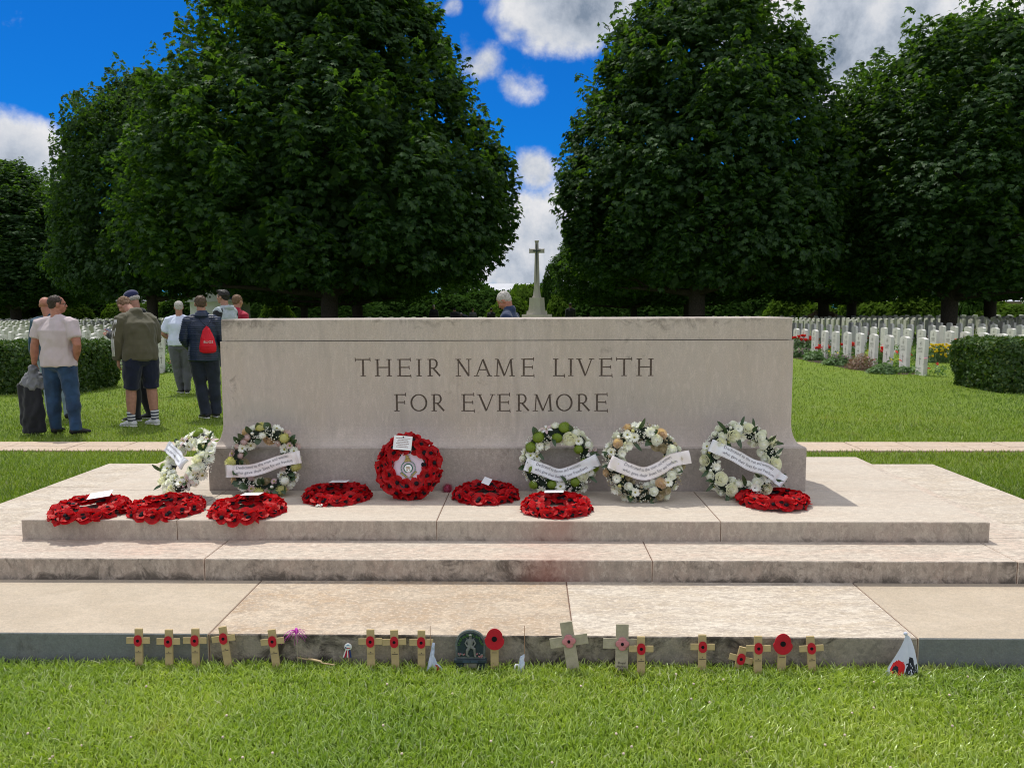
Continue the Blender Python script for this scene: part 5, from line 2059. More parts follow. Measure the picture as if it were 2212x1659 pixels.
def person(loc, rz, h, label, pose, top, bottom, shoes, hair=None, bulk=1., vox=.0085, skin=None, far=False):
    """figure facing local +Y. pose: joints as fractions of h; top/bottom: dicts describing the garments"""
    K = dict(hipL=(-.052, 0, .50), hipR=(.052, 0, .50), kneeL=(-.060, .010, .275), kneeR=(.060, .010, .275), ankL=(-.064, -.008, .045), ankR=(.064, -.008, .045),
             shL=(-.100, -.004, .787), shR=(.100, -.004, .787), elL=(-.130, -.012, .630), elR=(.130, -.012, .630), wrL=(-.140, .025, .490), wrR=(.140, .025, .490),
             head=(0, .014, .925), lean=0., nod=0., turn=0., tilt=0., toeL=0., toeR=0., curlL=.4, curlR=.4)
    K.update(pose)
    sk = skin or SKIN
    V = lambda k: Vector(K[k]) * h
    ln = radians(K['lean'])
    pel = Vector((0, 0, .53 * h))
    RX = Matrix.Rotation(-ln, 3, 'X')

    def U(x, y, z):
        p = Vector((x, y, z)) * h
        f = min(1, max(0, (z - .53) / .25))
        return pel + Matrix.Rotation(-ln * (.4 + .6 * f), 3, 'X') @ (p - pel) if z > .53 else p
    bx = bulk
    SP = [(.485, .080, .062), (.53, .098 * bx, .072 * bx), (.575, .094 * bx, .070 * bx), (.63, .088 * bx, .066 * bx), (.69, .097 * bx, .070 * bx), (.745, .108 * bx ** .7, .072 * bx ** .8),
          (.785, .093, .057), (.812, .058, .045), (.832, .042, .036)]

    def torso(mb, g=0., z0=0., z1=1., flare=0.):
        pts, rad = [], []
        for z, a, b in SP:
            if z0 <= z <= z1:
                pts.append(U(0, 0, z))
                rad.append(((a * h + g), (b * h + g)))
        mb.loft(pts, rad, 20, dome=.12 if g > 0 else 1.)

    def arm(mb, s, g=0., frac=2., wide=0.):
        S0, E, Wr = V('sh' + s), V('el' + s), V('wr' + s)
        S0 = pel + RX @ (S0 - pel)
        q = bulk ** .5
        pts = [S0 + Vector(((.02 if s == 'L' else -.02) * h, 0, .004 * h)), S0, S0.lerp(E, .35), S0.lerp(E, .72), E, E.lerp(Wr, .35), E.lerp(Wr, .75), Wr]
        rad = [.034 * h, .037 * h * q, .0335 * h * q, .030 * h * q, .0265 * h, .027 * h * q, .0205 * h, .0165 * h]
        at = [0, 0, .35, .72, 1, 1.35, 1.75, 2]
        P, R_ = [], []
        for i, (p, r_, a) in enumerate(zip(pts, rad, at)):
            if a <= frac + 1e-6:
                P.append(p)
                R_.append(r_ + g + wide * a)
            elif at[i - 1] < frac:
                f = (frac - at[i - 1]) / (a - at[i - 1])
                P.append(pts[i - 1].lerp(p, f))
                R_.append(rad[i - 1] * (1 - f) + r_ * f + g + wide * frac)
        mb.loft(P, R_, 12, ref=(0, 1, 0), dome=.15 if g > 0 else 1.)
        return Wr, (Wr - E).normalized()

    def hand(mb, s):
        Wr, E = V('wr' + s), V('el' + s)
        d = (Wr - E).normalized()
        sg = -1 if s == 'L' else 1
        side = Vector((0, 1, 0)) - d * d.y
        if side.length < .3:
            side = Vector((0, 0, 1)) - d * d.z
        side.normalize()                         # thumb side
        pn = d.cross(side) * sg                  # back of the hand
        c = K['curl' + s]
        palm = Wr + d * .052 * (h / 1.75)
        k = h / 1.75
        mb.loft([Wr - d * .01, Wr + d * .02 * k, palm, palm + d * .034 * k], [(.017, .024), (.015 * k, .030 * k), (.014 * k, .037 * k), (.011 * k, .036 * k)], 12, ref=tuple(pn))
        for i, (o_, L_) in enumerate(((.030, .066), (.010, .074), (-.010, .070), (-.030, .055))):
            b = palm + d * .036 * k + side * o_ * k
            P = [b - d * .012]
            dd = Vector(d)
            for j in range(3):
                dd = (dd - pn * (c * (.35 + .25 * j))).normalized()
                P.append(P[-1] + dd * (L_ * k * (.45, .32, .25)[j] + (.012 if j == 0 else 0)))
            mb.loft(P, [.0095 * k, .009 * k, .0083 * k, .0072 * k], 8)
        b = Wr + d * .022 * k + side * .024 * k
        mb.loft([b, b + (d * .5 + side * .55 - pn * .25) * .034 * k, b + (d * .85 + side * .45 - pn * .5) * .062 * k], [.0125 * k, .0105 * k, .008 * k], 8)

    def leg(mb, s, g=0., z0=0., wide=0., hem=None):
        Hp, Kn, An = V('hip' + s), V('knee' + s), V('ank' + s)
        q = bulk ** .6
        pts = [Hp + Vector((0, 0, .02 * h)), Hp, Hp.lerp(Kn, .4), Hp.lerp(Kn, .8), Kn, Kn.lerp(An, .25), Kn.lerp(An, .6), Kn.lerp(An, .9), An - Vector((0, 0, .015 * h))]
        rad = [.050 * h * q, .056 * h * q, .050 * h * q, .040 * h * q, .034 * h * q, .0345 * h * q, .029 * h * q, .022 * h, .022 * h]
        P, R_ = [], []
        for i, (p, r_) in enumerate(zip(pts, rad)):
            if p.z >= z0 * h:
                P.append(p)
                R_.append(r_ + g + wide * i / 8)
            else:
                a = pts[i - 1]
                f = (a.z - z0 * h) / max(1e-4, a.z - p.z)
                P.append(a.lerp(p, f))
                R_.append((rad[i - 1] * (1 - f) + r_ * f) + g + wide * i / 8)
                break
        if hem:
            R_[-1] = hem * h
            if len(R_) > 3:
                R_[-2] = max(R_[-2], hem * h * .97)
        mb.loft(P, R_, 14, dome=.1 if g > 0 else 1.)

    def foot(mb, s, g=0., sole=False):
        An = V('ank' + s)
        a = radians(K['toe' + s])
        f = Vector((-sin(a), cos(a), 0))
        r_ = Vector((f.y, -f.x, 0))
        k = h / 1.75
        b = Vector((An.x, An.y, 0))
        if sole:
            pts = [b - f * .075 * k, b - f * .05 * k, b, b + f * .09 * k, b + f * .16 * k, b + f * .195 * k]
            mb.loft([p + Vector((0, 0, .014)) for p in pts], [(.020, .012), (.036, .014), (.035, .013), (.044, .013), (.040, .013), (.020, .010)], 12, ref=tuple(r_))
            return
        pts = [b - f * .060 * k + Vector((0, 0, .045)), b + Vector((0, 0, .052)), b + f * .06 * k + Vector((0, 0, .045)), b + f * .12 * k + Vector((0, 0, .032)), b + f * .175 * k + Vector((0, 0, .025))]
        mb.loft(pts, [(.026 + g, .034), (.032 + g, .042), (.036 + g, .032 + g), (.039 + g, .022 + g), (.026 + g, .014 + g)], 12, ref=tuple(r_))
        mb.loft([b + Vector((0, 0, .04)), An + Vector((0, 0, .015 * h))], [.028 + g, .024 + g], 10)

    # head ---------------------------------------------------------------
    hc = V('head')
    HM = Matrix.Translation(hc) @ (Matrix.Rotation(radians(K['turn']), 4, 'Z') @ Matrix.Rotation(-radians(K['nod']), 4, 'X') @ Matrix.Rotation(radians(K['tilt']), 4, 'Y'))
    k = h / 1.75
    bd = MB()
    bd.ball((0, -.012 * k, .030 * k), (.073 * k, .092 * k, .082 * k), 20, 14, mx=HM)
    bd.ball((0, .018 * k, -.022 * k), (.060 * k, .068 * k, .070 * k), 18, 12, mx=HM)
    bd.ball((0, .045 * k, -.068 * k), (.036 * k, .038 * k, .032 * k), 14, 10, mx=HM)
    bd.loft([(0, .078 * k, .018 * k), (0, .090 * k, -.002 * k), (0, .100 * k, -.018 * k), (0, .084 * k, -.030 * k)], [.008 * k, .010 * k, .013 * k, .010 * k], 8, mx=HM)
    bd.loft([(-.030 * k, .072 * k, .026 * k), (0, .084 * k, .028 * k), (.030 * k, .072 * k, .026 * k)], [.009 * k] * 3, 8, mx=HM)
    bd.loft([(-.020 * k, .076 * k, -.050 * k), (0, .086 * k, -.048 * k), (.020 * k, .076 * k, -.050 * k)], [.007 * k, .009 * k, .007 * k], 8, mx=HM)
    for sg in (-1, 1):
        bd.ball((sg * .075 * k, -.006 * k, -.006 * k), (.011 * k, .019 * k, .031 * k), 10, 8, mx=HM)
        bd.ball((sg * .040 * k, .052 * k, -.020 * k), (.022 * k, .022 * k, .022 * k), 10, 8, mx=HM)
    nb = U(0, -.004, .80)
    nt = HM @ Vector((0, -.022 * k, -.035 * k))
    bd.loft([nb, nb.lerp(nt, .5), nt], [(.044 * h, .036 * h), (.034 * h, .034 * h), .034 * h], 14)
    torso(bd, -.012)
    for s in 'LR':
        arm(bd, s, 0. if top[0].get('sleeve', 2) < 1.5 else -.004)
        hand(bd, s)
        leg(bd, s)
        foot(bd, s)
    me = remesh(bd.mesh('person', [sk]), vox if not far else .02, 'person', [sk], smooth=1)
    o = obj('person', me, None, loc, (0, 0, rz))
    tag(o, label, 'person')
    vx = vox * 1.15 if not far else .022
    # face
    if not far:
        for sg in (-1, 1):
            ey = MB().ball((sg * .028 * k, .0715 * k, .006 * k), (.0105 * k, .007 * k, .0065 * k), 10, 8, mx=HM)
            ey.ball((sg * .028 * k, .0765 * k, .006 * k), (.0048 * k, .003 * k, .0048 * k), 8, 6, 1, mx=HM)
            ey.build('eye', [EYEW, BLK], o)
        mb = MB().loft([(-.020 * k, .0800 * k, -.0500 * k), (0, .0930 * k, -.0490 * k), (.020 * k, .0800 * k, -.0500 * k)], [(.002, .0035), (.003, .0045), (.002, .0035)], 8, mx=HM)
        mb.build('lips', LIPS, o)
    if hair:
        hm = hair.get('mat')
        hb = MB()
        kind = hair.get('kind', 'short')
        e_ = hair.get('vol', .0)
        if kind in ('short', 'fringe', 'wild'):
            hb.ball((0, -.022 * k, .038 * k), (.079 * k + e_, .090 * k + e_, .082 * k + e_), 20, 14, mx=HM)
            hb.ball((0, -.050 * k, -.002 * k), (.066 * k, .052 * k, .062 * k), 16, 10, mx=HM)
            if kind != 'short':
                hb.ball((0, .030 * k, .085 * k), (.058 * k, .052 * k, .036 * k + e_), 14, 10, mx=HM)
                for q in range(9):
                    a = rnd.uniform(-1, 1)
                    hb.ball((a * .05 * k, rnd.uniform(.02, .075) * k, rnd.uniform(.07, .10) * k), .020 * k, 8, 6, mx=HM)
        elif kind == 'ring':
            hb.ball((0, -.034 * k, .002 * k), (.078 * k, .076 * k, .045 * k), 18, 10, mx=HM)
        sd = rnd.uniform(0, 50)
        hme = remesh(hb.mesh('hair', [hm]), .006 if not far else .02, 'hair', [hm],
                     (lambda c, n: .007 * noise.noise(Vector((c.x * 60, c.y * 60, c.z * 35)) + Vector((sd, 0, 0))) + .004 * noise.noise(c * 130)) if not far else None, smooth=1)
        obj('hair', hme, o)
    # garments
    for gi, g in enumerate(top):
        mb = MB()
        gg = g.get('g', .010)
        torso(mb, gg, g.get('z0', .49), 1.)
        # hem piece so the garment ends cleanly
        zh = g.get('z0', .49)
        mb.loft([U(0, 0, zh), U(0, 0, zh + .05), U(0, 0, zh + .11)], [((.098 * bx) * h + gg + g.get('hem', .004), (.073 * bx) * h + gg + g.get('hem', .004))] * 2 + [(.092 * bx * h + gg, .068 * bx * h + gg)], 20, dome=.1)
        for s in 'LR':
            if g.get('sleeve', 2) > 0:
                arm(mb, s, gg * .9, g.get('sleeve', 1.95), g.get('wide', 0.))
            S0 = pel + RX @ (V('sh' + s) - pel)
            mb.loft([S0, S0.lerp(U(0, -.004, .835), .6), U(0, -.004, .835)], [.034 * h + gg * .6, .026 * h + gg * .3, .030 * h], 12)
        if g.get('collar'):
            mb.loft([U(0, -.006, .815), U(0, -.010, .850)], [(.050 * h, .044 * h), (.040 * h + .008, .040 * h + .006)], 14)
        if g.get('hood'):
            c_ = U(0, -.045, .835)
            mb.ball(c_, (.085 * k, .050 * k, .040 * k), 16, 10)
        sd = g.get('seed', gi + h * 10)
        fn = g.get('disp') or folds(sd, g.get('fold', .006))
        obj(g['name'], remesh(mb.mesh(g['name'], [g['mat']]), vx, g['name'], [g['mat']], fn if not far else None, smooth=2), o)
    for gi, g in enumerate(bottom):
        mb = MB()
        gg = g.get('g', .009)
        mb.loft([Vector((0, 0, .485 * h)), Vector((0, 0, .53 * h)), Vector((0, 0, .562 * h))], [((.084 * bx) * h + gg, .062 * bx * h + gg), (.094 * bx * h + gg * .8, .067 * bx * h + gg * .8), (.086 * bx * h + gg * .5, .060 * bx * h + gg * .5)], 20)
        for s in 'LR':
            leg(mb, s, gg, g.get('z0', .035), g.get('wide', .006), g.get('hem'))
        sd = 30 + gi + h * 7
        obj(g['name'], remesh(mb.mesh(g['name'], [g['mat']]), vx, g['name'], [g['mat']], folds(sd, g.get('fold', .006), 8., 1.2) if not far else None, smooth=2), o)
    for s in 'LR':
        mb = MB()
        foot(mb, s, .006)
        obj('shoe', remesh(mb.mesh('shoe', [shoes[0]]), .007 if not far else .02, 'shoe', [shoes[0]], smooth=1), o)
        if len(shoes) > 1:
            sl_ = MB()
            foot(sl_, s, 0, True)
            sl_.build('sole', shoes[1], o)
    o['h_'] = h
    del o['h_']
    return o, HM, U, V


EYEW = plain('eye_white', (.6, .58, .55), .3)
LIPS = plain('lips', (.38, .14, .12), .5)
C_TSH = cloth('tshirt_pale_pink', (.52, .44, .46), .06)
C_JEAN = cloth('jeans_blue', (.018, .048, .105), .6, scale=5.)
C_JEANL = cloth('jeans_light', (.20, .27, .32), .2)
C_DJEAN = cloth('jeans_dark', (.014, .020, .034), .35, scale=6.)
C_TEAL = cloth('jacket_teal', (.010, .05, .09), .2)
C_OLIVE = cloth('jacket_olive', (.082, .076, .046), .1)
C_NAVY = cloth('shorts_navy', (.006, .010, .030), .1)
C_BLACK = cloth('black_cloth', (.014, .015, .020), .2)
C_WHITE = cloth('tshirt_white', (.62, .68, .84), .04)
C_GREY = cloth('trousers_grey', (.10, .105, .12), .08)
C_PUFF = plain('padded_jacket_navy', (.012, .024, .060), .42, .2, 10, spec=.5)
C_HOOD = cloth('hoodie_grey', (.38, .43, .47), .1)
C_RED = cloth('jacket_red', (.36, .012, .04), .1)
C_BLUE = cloth('polo_blue', (.014, .03, .085), .1)
C_REDBAG = plain('bag_red', (.62, .008, .024), .5, .1, 10)
H_BROWN = plain('hair_dark_brown', (.040, .028, .022), .6, .5, 70)
H_BRN2 = plain('hair_brown', (.085, .055, .036), .65, .5, 70)
H_GREY = plain('hair_grey', (.42, .40, .37), .6, .3, 70)
H_BLK = plain('hair_black', (.018, .015, .014), .5, .5, 70)
H_FAIR = plain('hair_fair', (.16, .095, .055), .65, .4, 70)
S_DARK = plain('shoe_dark', (.015, .015, .018), .5)
S_WHITE = plain('trainer_white', (.55, .56, .57), .55, .15, 40)
S_SOLE = plain('sole_white', (.68, .68, .66), .6)

# man in the pale pink T-shirt
p = gz(137, 938)
o1, HM1, U1, V1 = person((p.x, p.y, 0), -.04, 1.62, 'man seen from behind in pale pink T-shirt and blue jeans, hand in pocket',
                         dict(hipL=(-.05, 0, .50), ankL=(-.068, .02, .045), ankR=(.115, -.03, .045), kneeR=(.085, .0, .275), kneeL=(-.062, .01, .275), shL=(-.112, -.004, .790), shR=(.112, -.004, .790),
                              elL=(-.160, -.02, .640), wrL=(-.185, .0, .505), elR=(.165, -.035, .645), wrR=(.122, .01, .545), turn=-52., head=(.006, .012, .925), toeL=8, toeR=-25, curlL=1.1, curlR=.8),
                         [dict(name='t_shirt', mat=C_TSH, sleeve=.66, z0=.495, g=.014, wide=.004, fold=.007)], [dict(name='jeans', mat=C_JEAN, g=.010, hem=.036)], [S_DARK], dict(mat=H_BROWN, kind='short'), bulk=1.12, skin=SKINR, vox=.0075)
gl = MB()
for sg in (-1, 1):
    pts = [(sg * .030 * .93 + .017 * cos(a * pi / 8), .083 * .93, .006 + .013 * sin(a * pi / 8)) for a in range(17)]
    gl.loft(pts, [.0014] * 17, 5, cap=False, mx=HM1)
    gl.loft([(sg * .046, .078, .010), (sg * .072, .02, .010), (sg * .073, -.008, .004)], [.0016] * 3, 5, mx=HM1)
gl.build('glasses', BLK, o1)
mb = MB().loft([V1('wrL') + Vector((.004, 0, .020)), V1('wrL') + Vector((0, 0, .002))], [.027, .026], 14)
mb.build('wristband', BLK, o1)
mb = MB().loft([V1('wrL') + Vector((.004, 0, .046)), V1('wrL') + Vector((.002, 0, .034))], [.0285, .028], 14)
mb.build('watch', S_SOLE, o1)
# things hanging from his left hand
hx_, hy_, hz_ = o1.matrix_world @ (V1('wrL')) if False else (p.x + V1('wrL').x, p.y + V1('wrL').y - .02, V1('wrL').z - .075)
gb = MB()
for (x0, x1, d_, zt, zb) in ((-.13, .11, .055, .60, .015), (-.155, -.05, .035, .58, .10)):
    gb.loft([(x0 * .55 + x1 * .45, 0, zt), ((x0 + x1) / 2, 0, zt - .06), ((x0 + x1) / 2, 0, (zt + zb) / 2), ((x0 + x1) / 2, .005, zb + .03)],
            [(.05, .03), ((x1 - x0) * .42, d_), ((x1 - x0) * .47, d_ * 1.1), ((x1 - x0) * .52, d_)], 18)
g_me = remesh(gb.mesh('garment_bag', [C_BLACK]), .012, 'garment_bag', [C_BLACK], folds(4, .012, 9., 5.), smooth=1)
tag(obj('garment_bag', g_me, None, (hx_ + .0, hy_ - .03, 0)), 'long black garment bag hanging from the hand of the man in pink', 'garment bag')
jk = MB()
jk.loft([(.0, 0, hz_ + .045), (.005, 0, hz_ - .02), (-.01, 0, hz_ - .09), (-.02, 0, hz_ - .17)], [(.022, .03), (.045, .05), (.095, .075), (.115, .085)], 18)
jk.loft([(.03, .01, hz_ - .0), (.085, .02, hz_ - .10), (.105, .02, hz_ - .19)], [(.02, .03), (.04, .045), (.035, .04)], 12)
C_JK = cloth('jacket_grey', (.15, .155, .17), .25)
tag(obj('folded_jacket', remesh(jk.mesh('folded_jacket', [C_JK]), .009, 'folded_jacket', [C_JK], folds(9, .014, 13., 1.3), smooth=1), None, (hx_, hy_, 0)),
    'crumpled grey jacket draped over the black garment bag', 'jacket')

# bald man in teal
px_ = (108 - 1145) / F_ * 10.1
person((px_, 10.0, 0), .1, 1.62, 'bald man in a teal jacket and light jeans, half hidden behind the pink T-shirt',
       dict(turn=10, ankL=(-.03, 0, .045), ankR=(.11, -.02, .045), kneeR=(.09, .01, .275), kneeL=(-.04, .01, .275), head=(-.035, .014, .93)), [dict(name='jacket', mat=C_TEAL, g=.018, fold=.009)],
       [dict(name='jeans', mat=C_JEANL, g=.010)], [S_DARK], None, bulk=1.05, vox=.009, skin=SKINR)

# man in olive track jacket and navy shorts, head bowed
p = gz(312, 921)
SLV = 1.93
o3, HM3, U3, V3 = person((p.x, p.y, 0), radians(50), 1.68, 'man in olive jacket with white sleeve stripes, navy shorts and striped socks, head bowed',
                         dict(lean=10., nod=50., head=(-.03, .165, .885), turn=12., hipL=(-.055, 0, .50), ankL=(-.075, .035, .045), ankR=(.080, .0, .045), kneeL=(-.070, .03, .275), kneeR=(.072, .012, .275),
                              shL=(-.106, .0, .787), shR=(.106, .0, .787), elL=(-.138, .045, .635), wrL=(-.130, .075, .495), elR=(.130, .04, .64), wrR=(.10, .15, .58), toeL=20, toeR=10, curlL=1.1),
                         [dict(name='track_jacket', mat=C_OLIVE, g=.021, z0=.495, wide=.002, fold=.008, collar=True, hem=.003)],
                         [dict(name='shorts', mat=C_NAVY, g=.014, z0=.285, hem=.052, fold=.006)], [S_WHITE, S_SOLE], dict(mat=H_FAIR, kind='short'), bulk=1.12, vox=.0075)
st = V3('shL')
pel_ = Vector((0, 0, .53 * 1.68))
S0 = pel_ + Matrix.Rotation(-radians(9), 3, 'X') @ (V3('shL') - pel_)
E_, Wr_ = V3('elL'), V3('wrL')
for k in range(3):
    off = (k - 1) * .016
    P_ = []
    for q, rr in ((0, .094), (.3, .088), (.7, .083), (1., .078), (1.4, .076), (1.8, .068)):
        c_ = S0.lerp(E_, q) if q <= 1 else E_.lerp(Wr_, q - 1)
        o_ = Vector((-1, -.35, 0)).normalized()
        t_ = Vector((.35, -1, 0)).normalized()
        P_.append(c_ + o_ * (rr * .93) + t_ * off)
    sm_ = MB()
    sm_.loft(P_, [(.0045, .004)] * 6, 6)
    sm_.build('sleeve_stripe', WH2, o3)
for s_ in 'LR':
    A_ = V3('ank' + s_)
    sk_ = MB().loft([A_ + Vector((0, 0, -.01)), A_ + Vector((0, 0, .05)), A_ + Vector((0, .004, .115))], [.043, .044, .050], 16)
    sk_.build('sock', SOCK, o3)
# dark glasses
g3 = MB()
for sg in (-1, 1):
    g3.ball((sg * .030, .080, .006), (.020, .005, .013), 10, 6, mx=HM3)
    g3.loft([(sg * .046, .076, .010), (sg * .075, -.005, .008)], [.002, .002], 5, mx=HM3)
g3.build('sunglasses', BLK, o3)

# man in navy cap with phone
px_ = (298 - 1145) / F_ * 9.95
o4, HM4, U4, V4 = person((px_, 9.85, 0), radians(84), 1.70, 'man in navy cap and dark clothes holding a phone, behind the olive jacket',
                         dict(nod=22., head=(0, .035, .925), elL=(-.15, .03, .66), wrL=(-.07, .175, .655), elR=(.15, .03, .66), wrR=(.05, .19, .675), curlL=1.0, curlR=1.0, ankL=(-.06, .01, .045), ankR=(.07, -.03, .045)),
                         [dict(name='jacket', mat=C_BLACK, g=.020, hood=True, fold=.010)], [dict(name='trousers', mat=C_BLACK, g=.012)], [S_DARK, S_SOLE], dict(mat=H_GREY, kind='ring'), bulk=1.1, vox=.0085)
cp = MB()
cp.ball((0, -.012, .052), (.082, .098, .068), 20, 14, mx=HM4)
cp2 = remesh(cp.mesh('cap', [C_NAVY]), .007, 'cap', [C_NAVY], smooth=1)
CAPM = cloth('cap_navy', (.018, .024, .085), .1)
cp2.materials.clear()
cp2.materials.append(CAPM)
capo = obj('cap', cp2, o4)
pk = MB()
pk.loft([(0, .06, .050), (0, .10, .048), (0, .145, .036)], [(.065, .010), (.062, .006), (.036, .004)], 14, mx=HM4)
pk.build('peak', CAPM, capo)
MB().ball((.0, .078, .080), (.018, .008, .014), 10, 6, mx=HM4).build('badge', S_SOLE, capo)
ph = empty('phone', (px_ - .36, 9.85, V4('wrR').z + .02), rot=(.3, .5, 0), label='flat phone with pink edge held in both hands by the capped man', cat='phone')
MB().box(-.065, .065, -.034, .034, -.004, .004, 0, .003).build('case', plain('phone_case', (.55, .12, .10), .5), ph)
MB().box(-.060, .060, -.030, .030, .004, .005, 0).build('screen', plain('phone_screen', (.10, .11, .13), .15), ph)

# white T-shirt man further back
p = gz(394, 850)
person((p.x, p.y, 0), .28, 1.60, 'grey-haired man in white T-shirt and grey trousers, farther back on the lawn',
       dict(ankL=(-.012, .03, .045), kneeL=(-.04, .01, .275), ankR=(.055, -.02, .045), elL=(-.165, .0, .645), wrL=(-.115, .085, .585), elR=(.16, .0, .645), wrR=(.11, .10, .58), turn=12, nod=8, lean=3., toeL=25, toeR=10),
       [dict(name='t_shirt', mat=C_WHITE, sleeve=.85, g=.013, wide=.008, z0=.52)], [dict(name='trousers', mat=C_GREY, g=.010)], [S_DARK, S_SOLE], dict(mat=H_GREY, kind='short'), bulk=1.1, vox=.010)


# padded jacket man
def puff(c, n):
    w_ = sin(c.z * 2 * pi / .055 + .6 * sin(c.x * 9)) if c.z > .75 else 0
    return .014 * abs(w_) ** .6 * (1 if w_ > 0 else .9) + .004 * noise.noise(c * 14)


p = gz(446, 903)
o6, HM6, U6, V6 = person((p.x, p.y, 0), .22, 1.635, 'man in navy padded jacket and dark jeans with a red bag on his back',
                         dict(elL=(-.145, .01, .645), wrL=(-.11, .10, .56), elR=(.14, .02, .645), wrR=(.10, .12, .58), ankL=(.005, -.04, .045), ankR=(.075, .015, .045), kneeL=(-.035, .012, .275), kneeR=(.07, .015, .275),
                              nod=6, turn=14, toeL=35, toeR=30, head=(-.01, .012, .925)),
                         [dict(name='padded_jacket', mat=C_PUFF, g=.020, z0=.475, disp=puff, collar=True, hood=True)], [dict(name='jeans', mat=C_DJEAN, g=.012, hem=.040)], [S_DARK, S_SOLE], dict(mat=H_BRN2, kind='short'),
                         bulk=1.03, vox=.0078)
bagc = Vector((p.x + .135, p.y - .185, 1.045))
bag = empty('drawstring_bag', bagc, .10, label='red drawstring bag with a white word, on the navy padded jacket', cat='bag')
bb = MB()
bb.loft([(-.01, .03, .175), (-.008, .01, .13), (0, 0, .03), (.002, 0, -.08), (.002, .0, -.15)], [(.012, .012), (.045, .028), (.085, .045), (.108, .055), (.105, .040)], 20)
bb.ball((0, 0, -.10), (.11, .052, .06), 18, 10)


def bagd(c, n):
    top_ = max(0, c.z + .02) / .2
    return .004 * sin(atan2(c.y, c.x) * 14) * top_ * 1.6 + .003 * noise.noise(c * 22)


bo = obj('sack', remesh(bb.mesh('sack', [C_REDBAG]), .006, 'sack', [C_REDBAG], bagd, smooth=1), bag)
tv, tf = text_mesh('BUGS', .045)
tm = MB()
tm.add([(v[0] * 1.1 + .028, -.0585 - .0 + abs(v[0] + .02) * .09, v[1] - .038) for v in tv], tf)
tm.build('lettering', S_SOLE, bag, recalc=False)
st_ = MB()
for sg in (-1, 1):
    st_.loft([(-.01, .03, .17), (-.03 + sg * .07, .06, .25), (-.04 + sg * .10, .12, .31)], [.0025] * 3, 6)
st_.build('cord', BLK, bag)

# young man in grey hoodie, profile to the left
px_ = (489 - 1145) / F_ * 12.4
person((px_, 12.3, 0), radians(72), 1.76, 'dark-haired young man in profile, grey hoodie draped over a black top',
       dict(ankL=(-.03, -.09, .045), kneeL=(-.05, -.03, .275), head=(0, .02, .93), turn=8., elL=(-.14, .02, .64), wrL=(-.10, .12, .60), elR=(.14, .02, .64), wrR=(.1, .12, .6)),
       [dict(name='black_top', mat=C_BLACK, g=.012), dict(name='grey_hoodie', mat=C_HOOD, g=.024, sleeve=0, z0=.58, hood=True, fold=.012)],
       [dict(name='shorts', mat=C_DJEAN, g=.014, z0=.30, hem=.05)], [S_WHITE, S_SOLE], dict(mat=H_BLK, kind='fringe', vol=.004), bulk=1.0, vox=.009)
px_ = (515 - 1145) / F_ * 12.9
o8, HM8, U8, V8 = person((px_, 12.8, 0), -.5, 1.70, 'fair-haired man in a red jacket with white back print, behind the grey hoodie',
                         dict(turn=5., nod=5), [dict(name='red_jacket', mat=C_RED, g=.02, collar=True)], [dict(name='trousers', mat=C_DJEAN, g=.012)], [S_DARK], dict(mat=H_FAIR, kind='short'), bulk=1.05, vox=.010)
bp = MB()
bp.add([(-.02, -.158, 1.28), (.13, -.128, 1.26), (.12, -.132, 1.36), (-.02, -.152, 1.38)], [(0, 1, 2, 3)])
bp.build('back_print', S_SOLE, o8, recalc=False)

# grey-haired man behind the stone
px_ = (1107 - 1145) / F_ * 9.6
person((px_, 9.6, 0), radians(76), 1.69, 'grey-haired man in a blue polo shirt looking down, behind the memorial stone',
       dict(nod=42., head=(0, .060, .905), lean=5., turn=4., elL=(-.15, .0, .64), wrL=(-.08, .13, .60), elR=(.15, 0, .64), wrR=(.05, .14, .6)),
       [dict(name='polo_shirt', mat=C_BLUE, sleeve=.9, g=.013, wide=.008, collar=True)], [dict(name='trousers', mat=C_GREY, g=.011)], [S_DARK], dict(mat=H_GREY, kind='short', vol=.003), bulk=1.02, vox=.008, skin=SKINR)

# small distant visitors
far_ppl = [(938, 46, 1.72, 0, H_GREY, C_BLACK, 'distant visitor in a dark coat and pale cap among the far graves', 1.2, {}),
           (986, 36, 1.62, .4, H_BLK, C_BLACK, 'distant visitor in black stooping forward, left of the grey-haired man', 1.3, dict(lean=25., head=(0, .16, .86), nod=30)),
           (1011, 44, 1.5, 1.2, H_GREY, C_DJEAN, 'distant visitor bending low over a grave', 1.0, dict(lean=45., head=(0, .28, .76), nod=50)),
           (1022, 47, 1.50, 0, H_BRN2, C_GREY, 'distant visitor in grey standing right of the one bending low', .95, {}),
           (1062, 42, 1.52, -.3, H_BLK, C_BLACK, 'distant dark-clothed visitor just left of the man in the blue polo', 1.1, {}),
           (1232, 41, 1.76, .2, H_BLK, C_BLACK, 'distant visitor in a dark jacket standing right of the tall stone cross', 1.15, {})]
for (x, Y_, hh_, rz_, hr, ct, lab, bk, ps) in far_ppl:
    X_ = (x - 1145) / F_ * Y_
    person((X_, Y_, 0), rz_, hh_, lab, ps, [dict(name='jacket', mat=ct, g=.02)], [dict(name='trousers', mat=C_DJEAN, g=.012)], [S_DARK], dict(mat=hr, kind='short'), bulk=bk, far=True)
# ------------------------------------------------------------------ tall stone cross, buildings, planting
XS = limestone('cross_limestone', (.66, .63, .57), (.62, .58, .52), (.50, .48, .44), seed=21, mottle=.6)
SWD = plain('bronze_sword', (.03, .05, .055), .5, .2, 20)
X_ = (1160 - 1145) / F_ * 61
tc_ = empty('stone_cross', (X_, 61, 0), label='tall pale stone cross with a bronze sword on a stepped octagonal base', cat='cross monument')


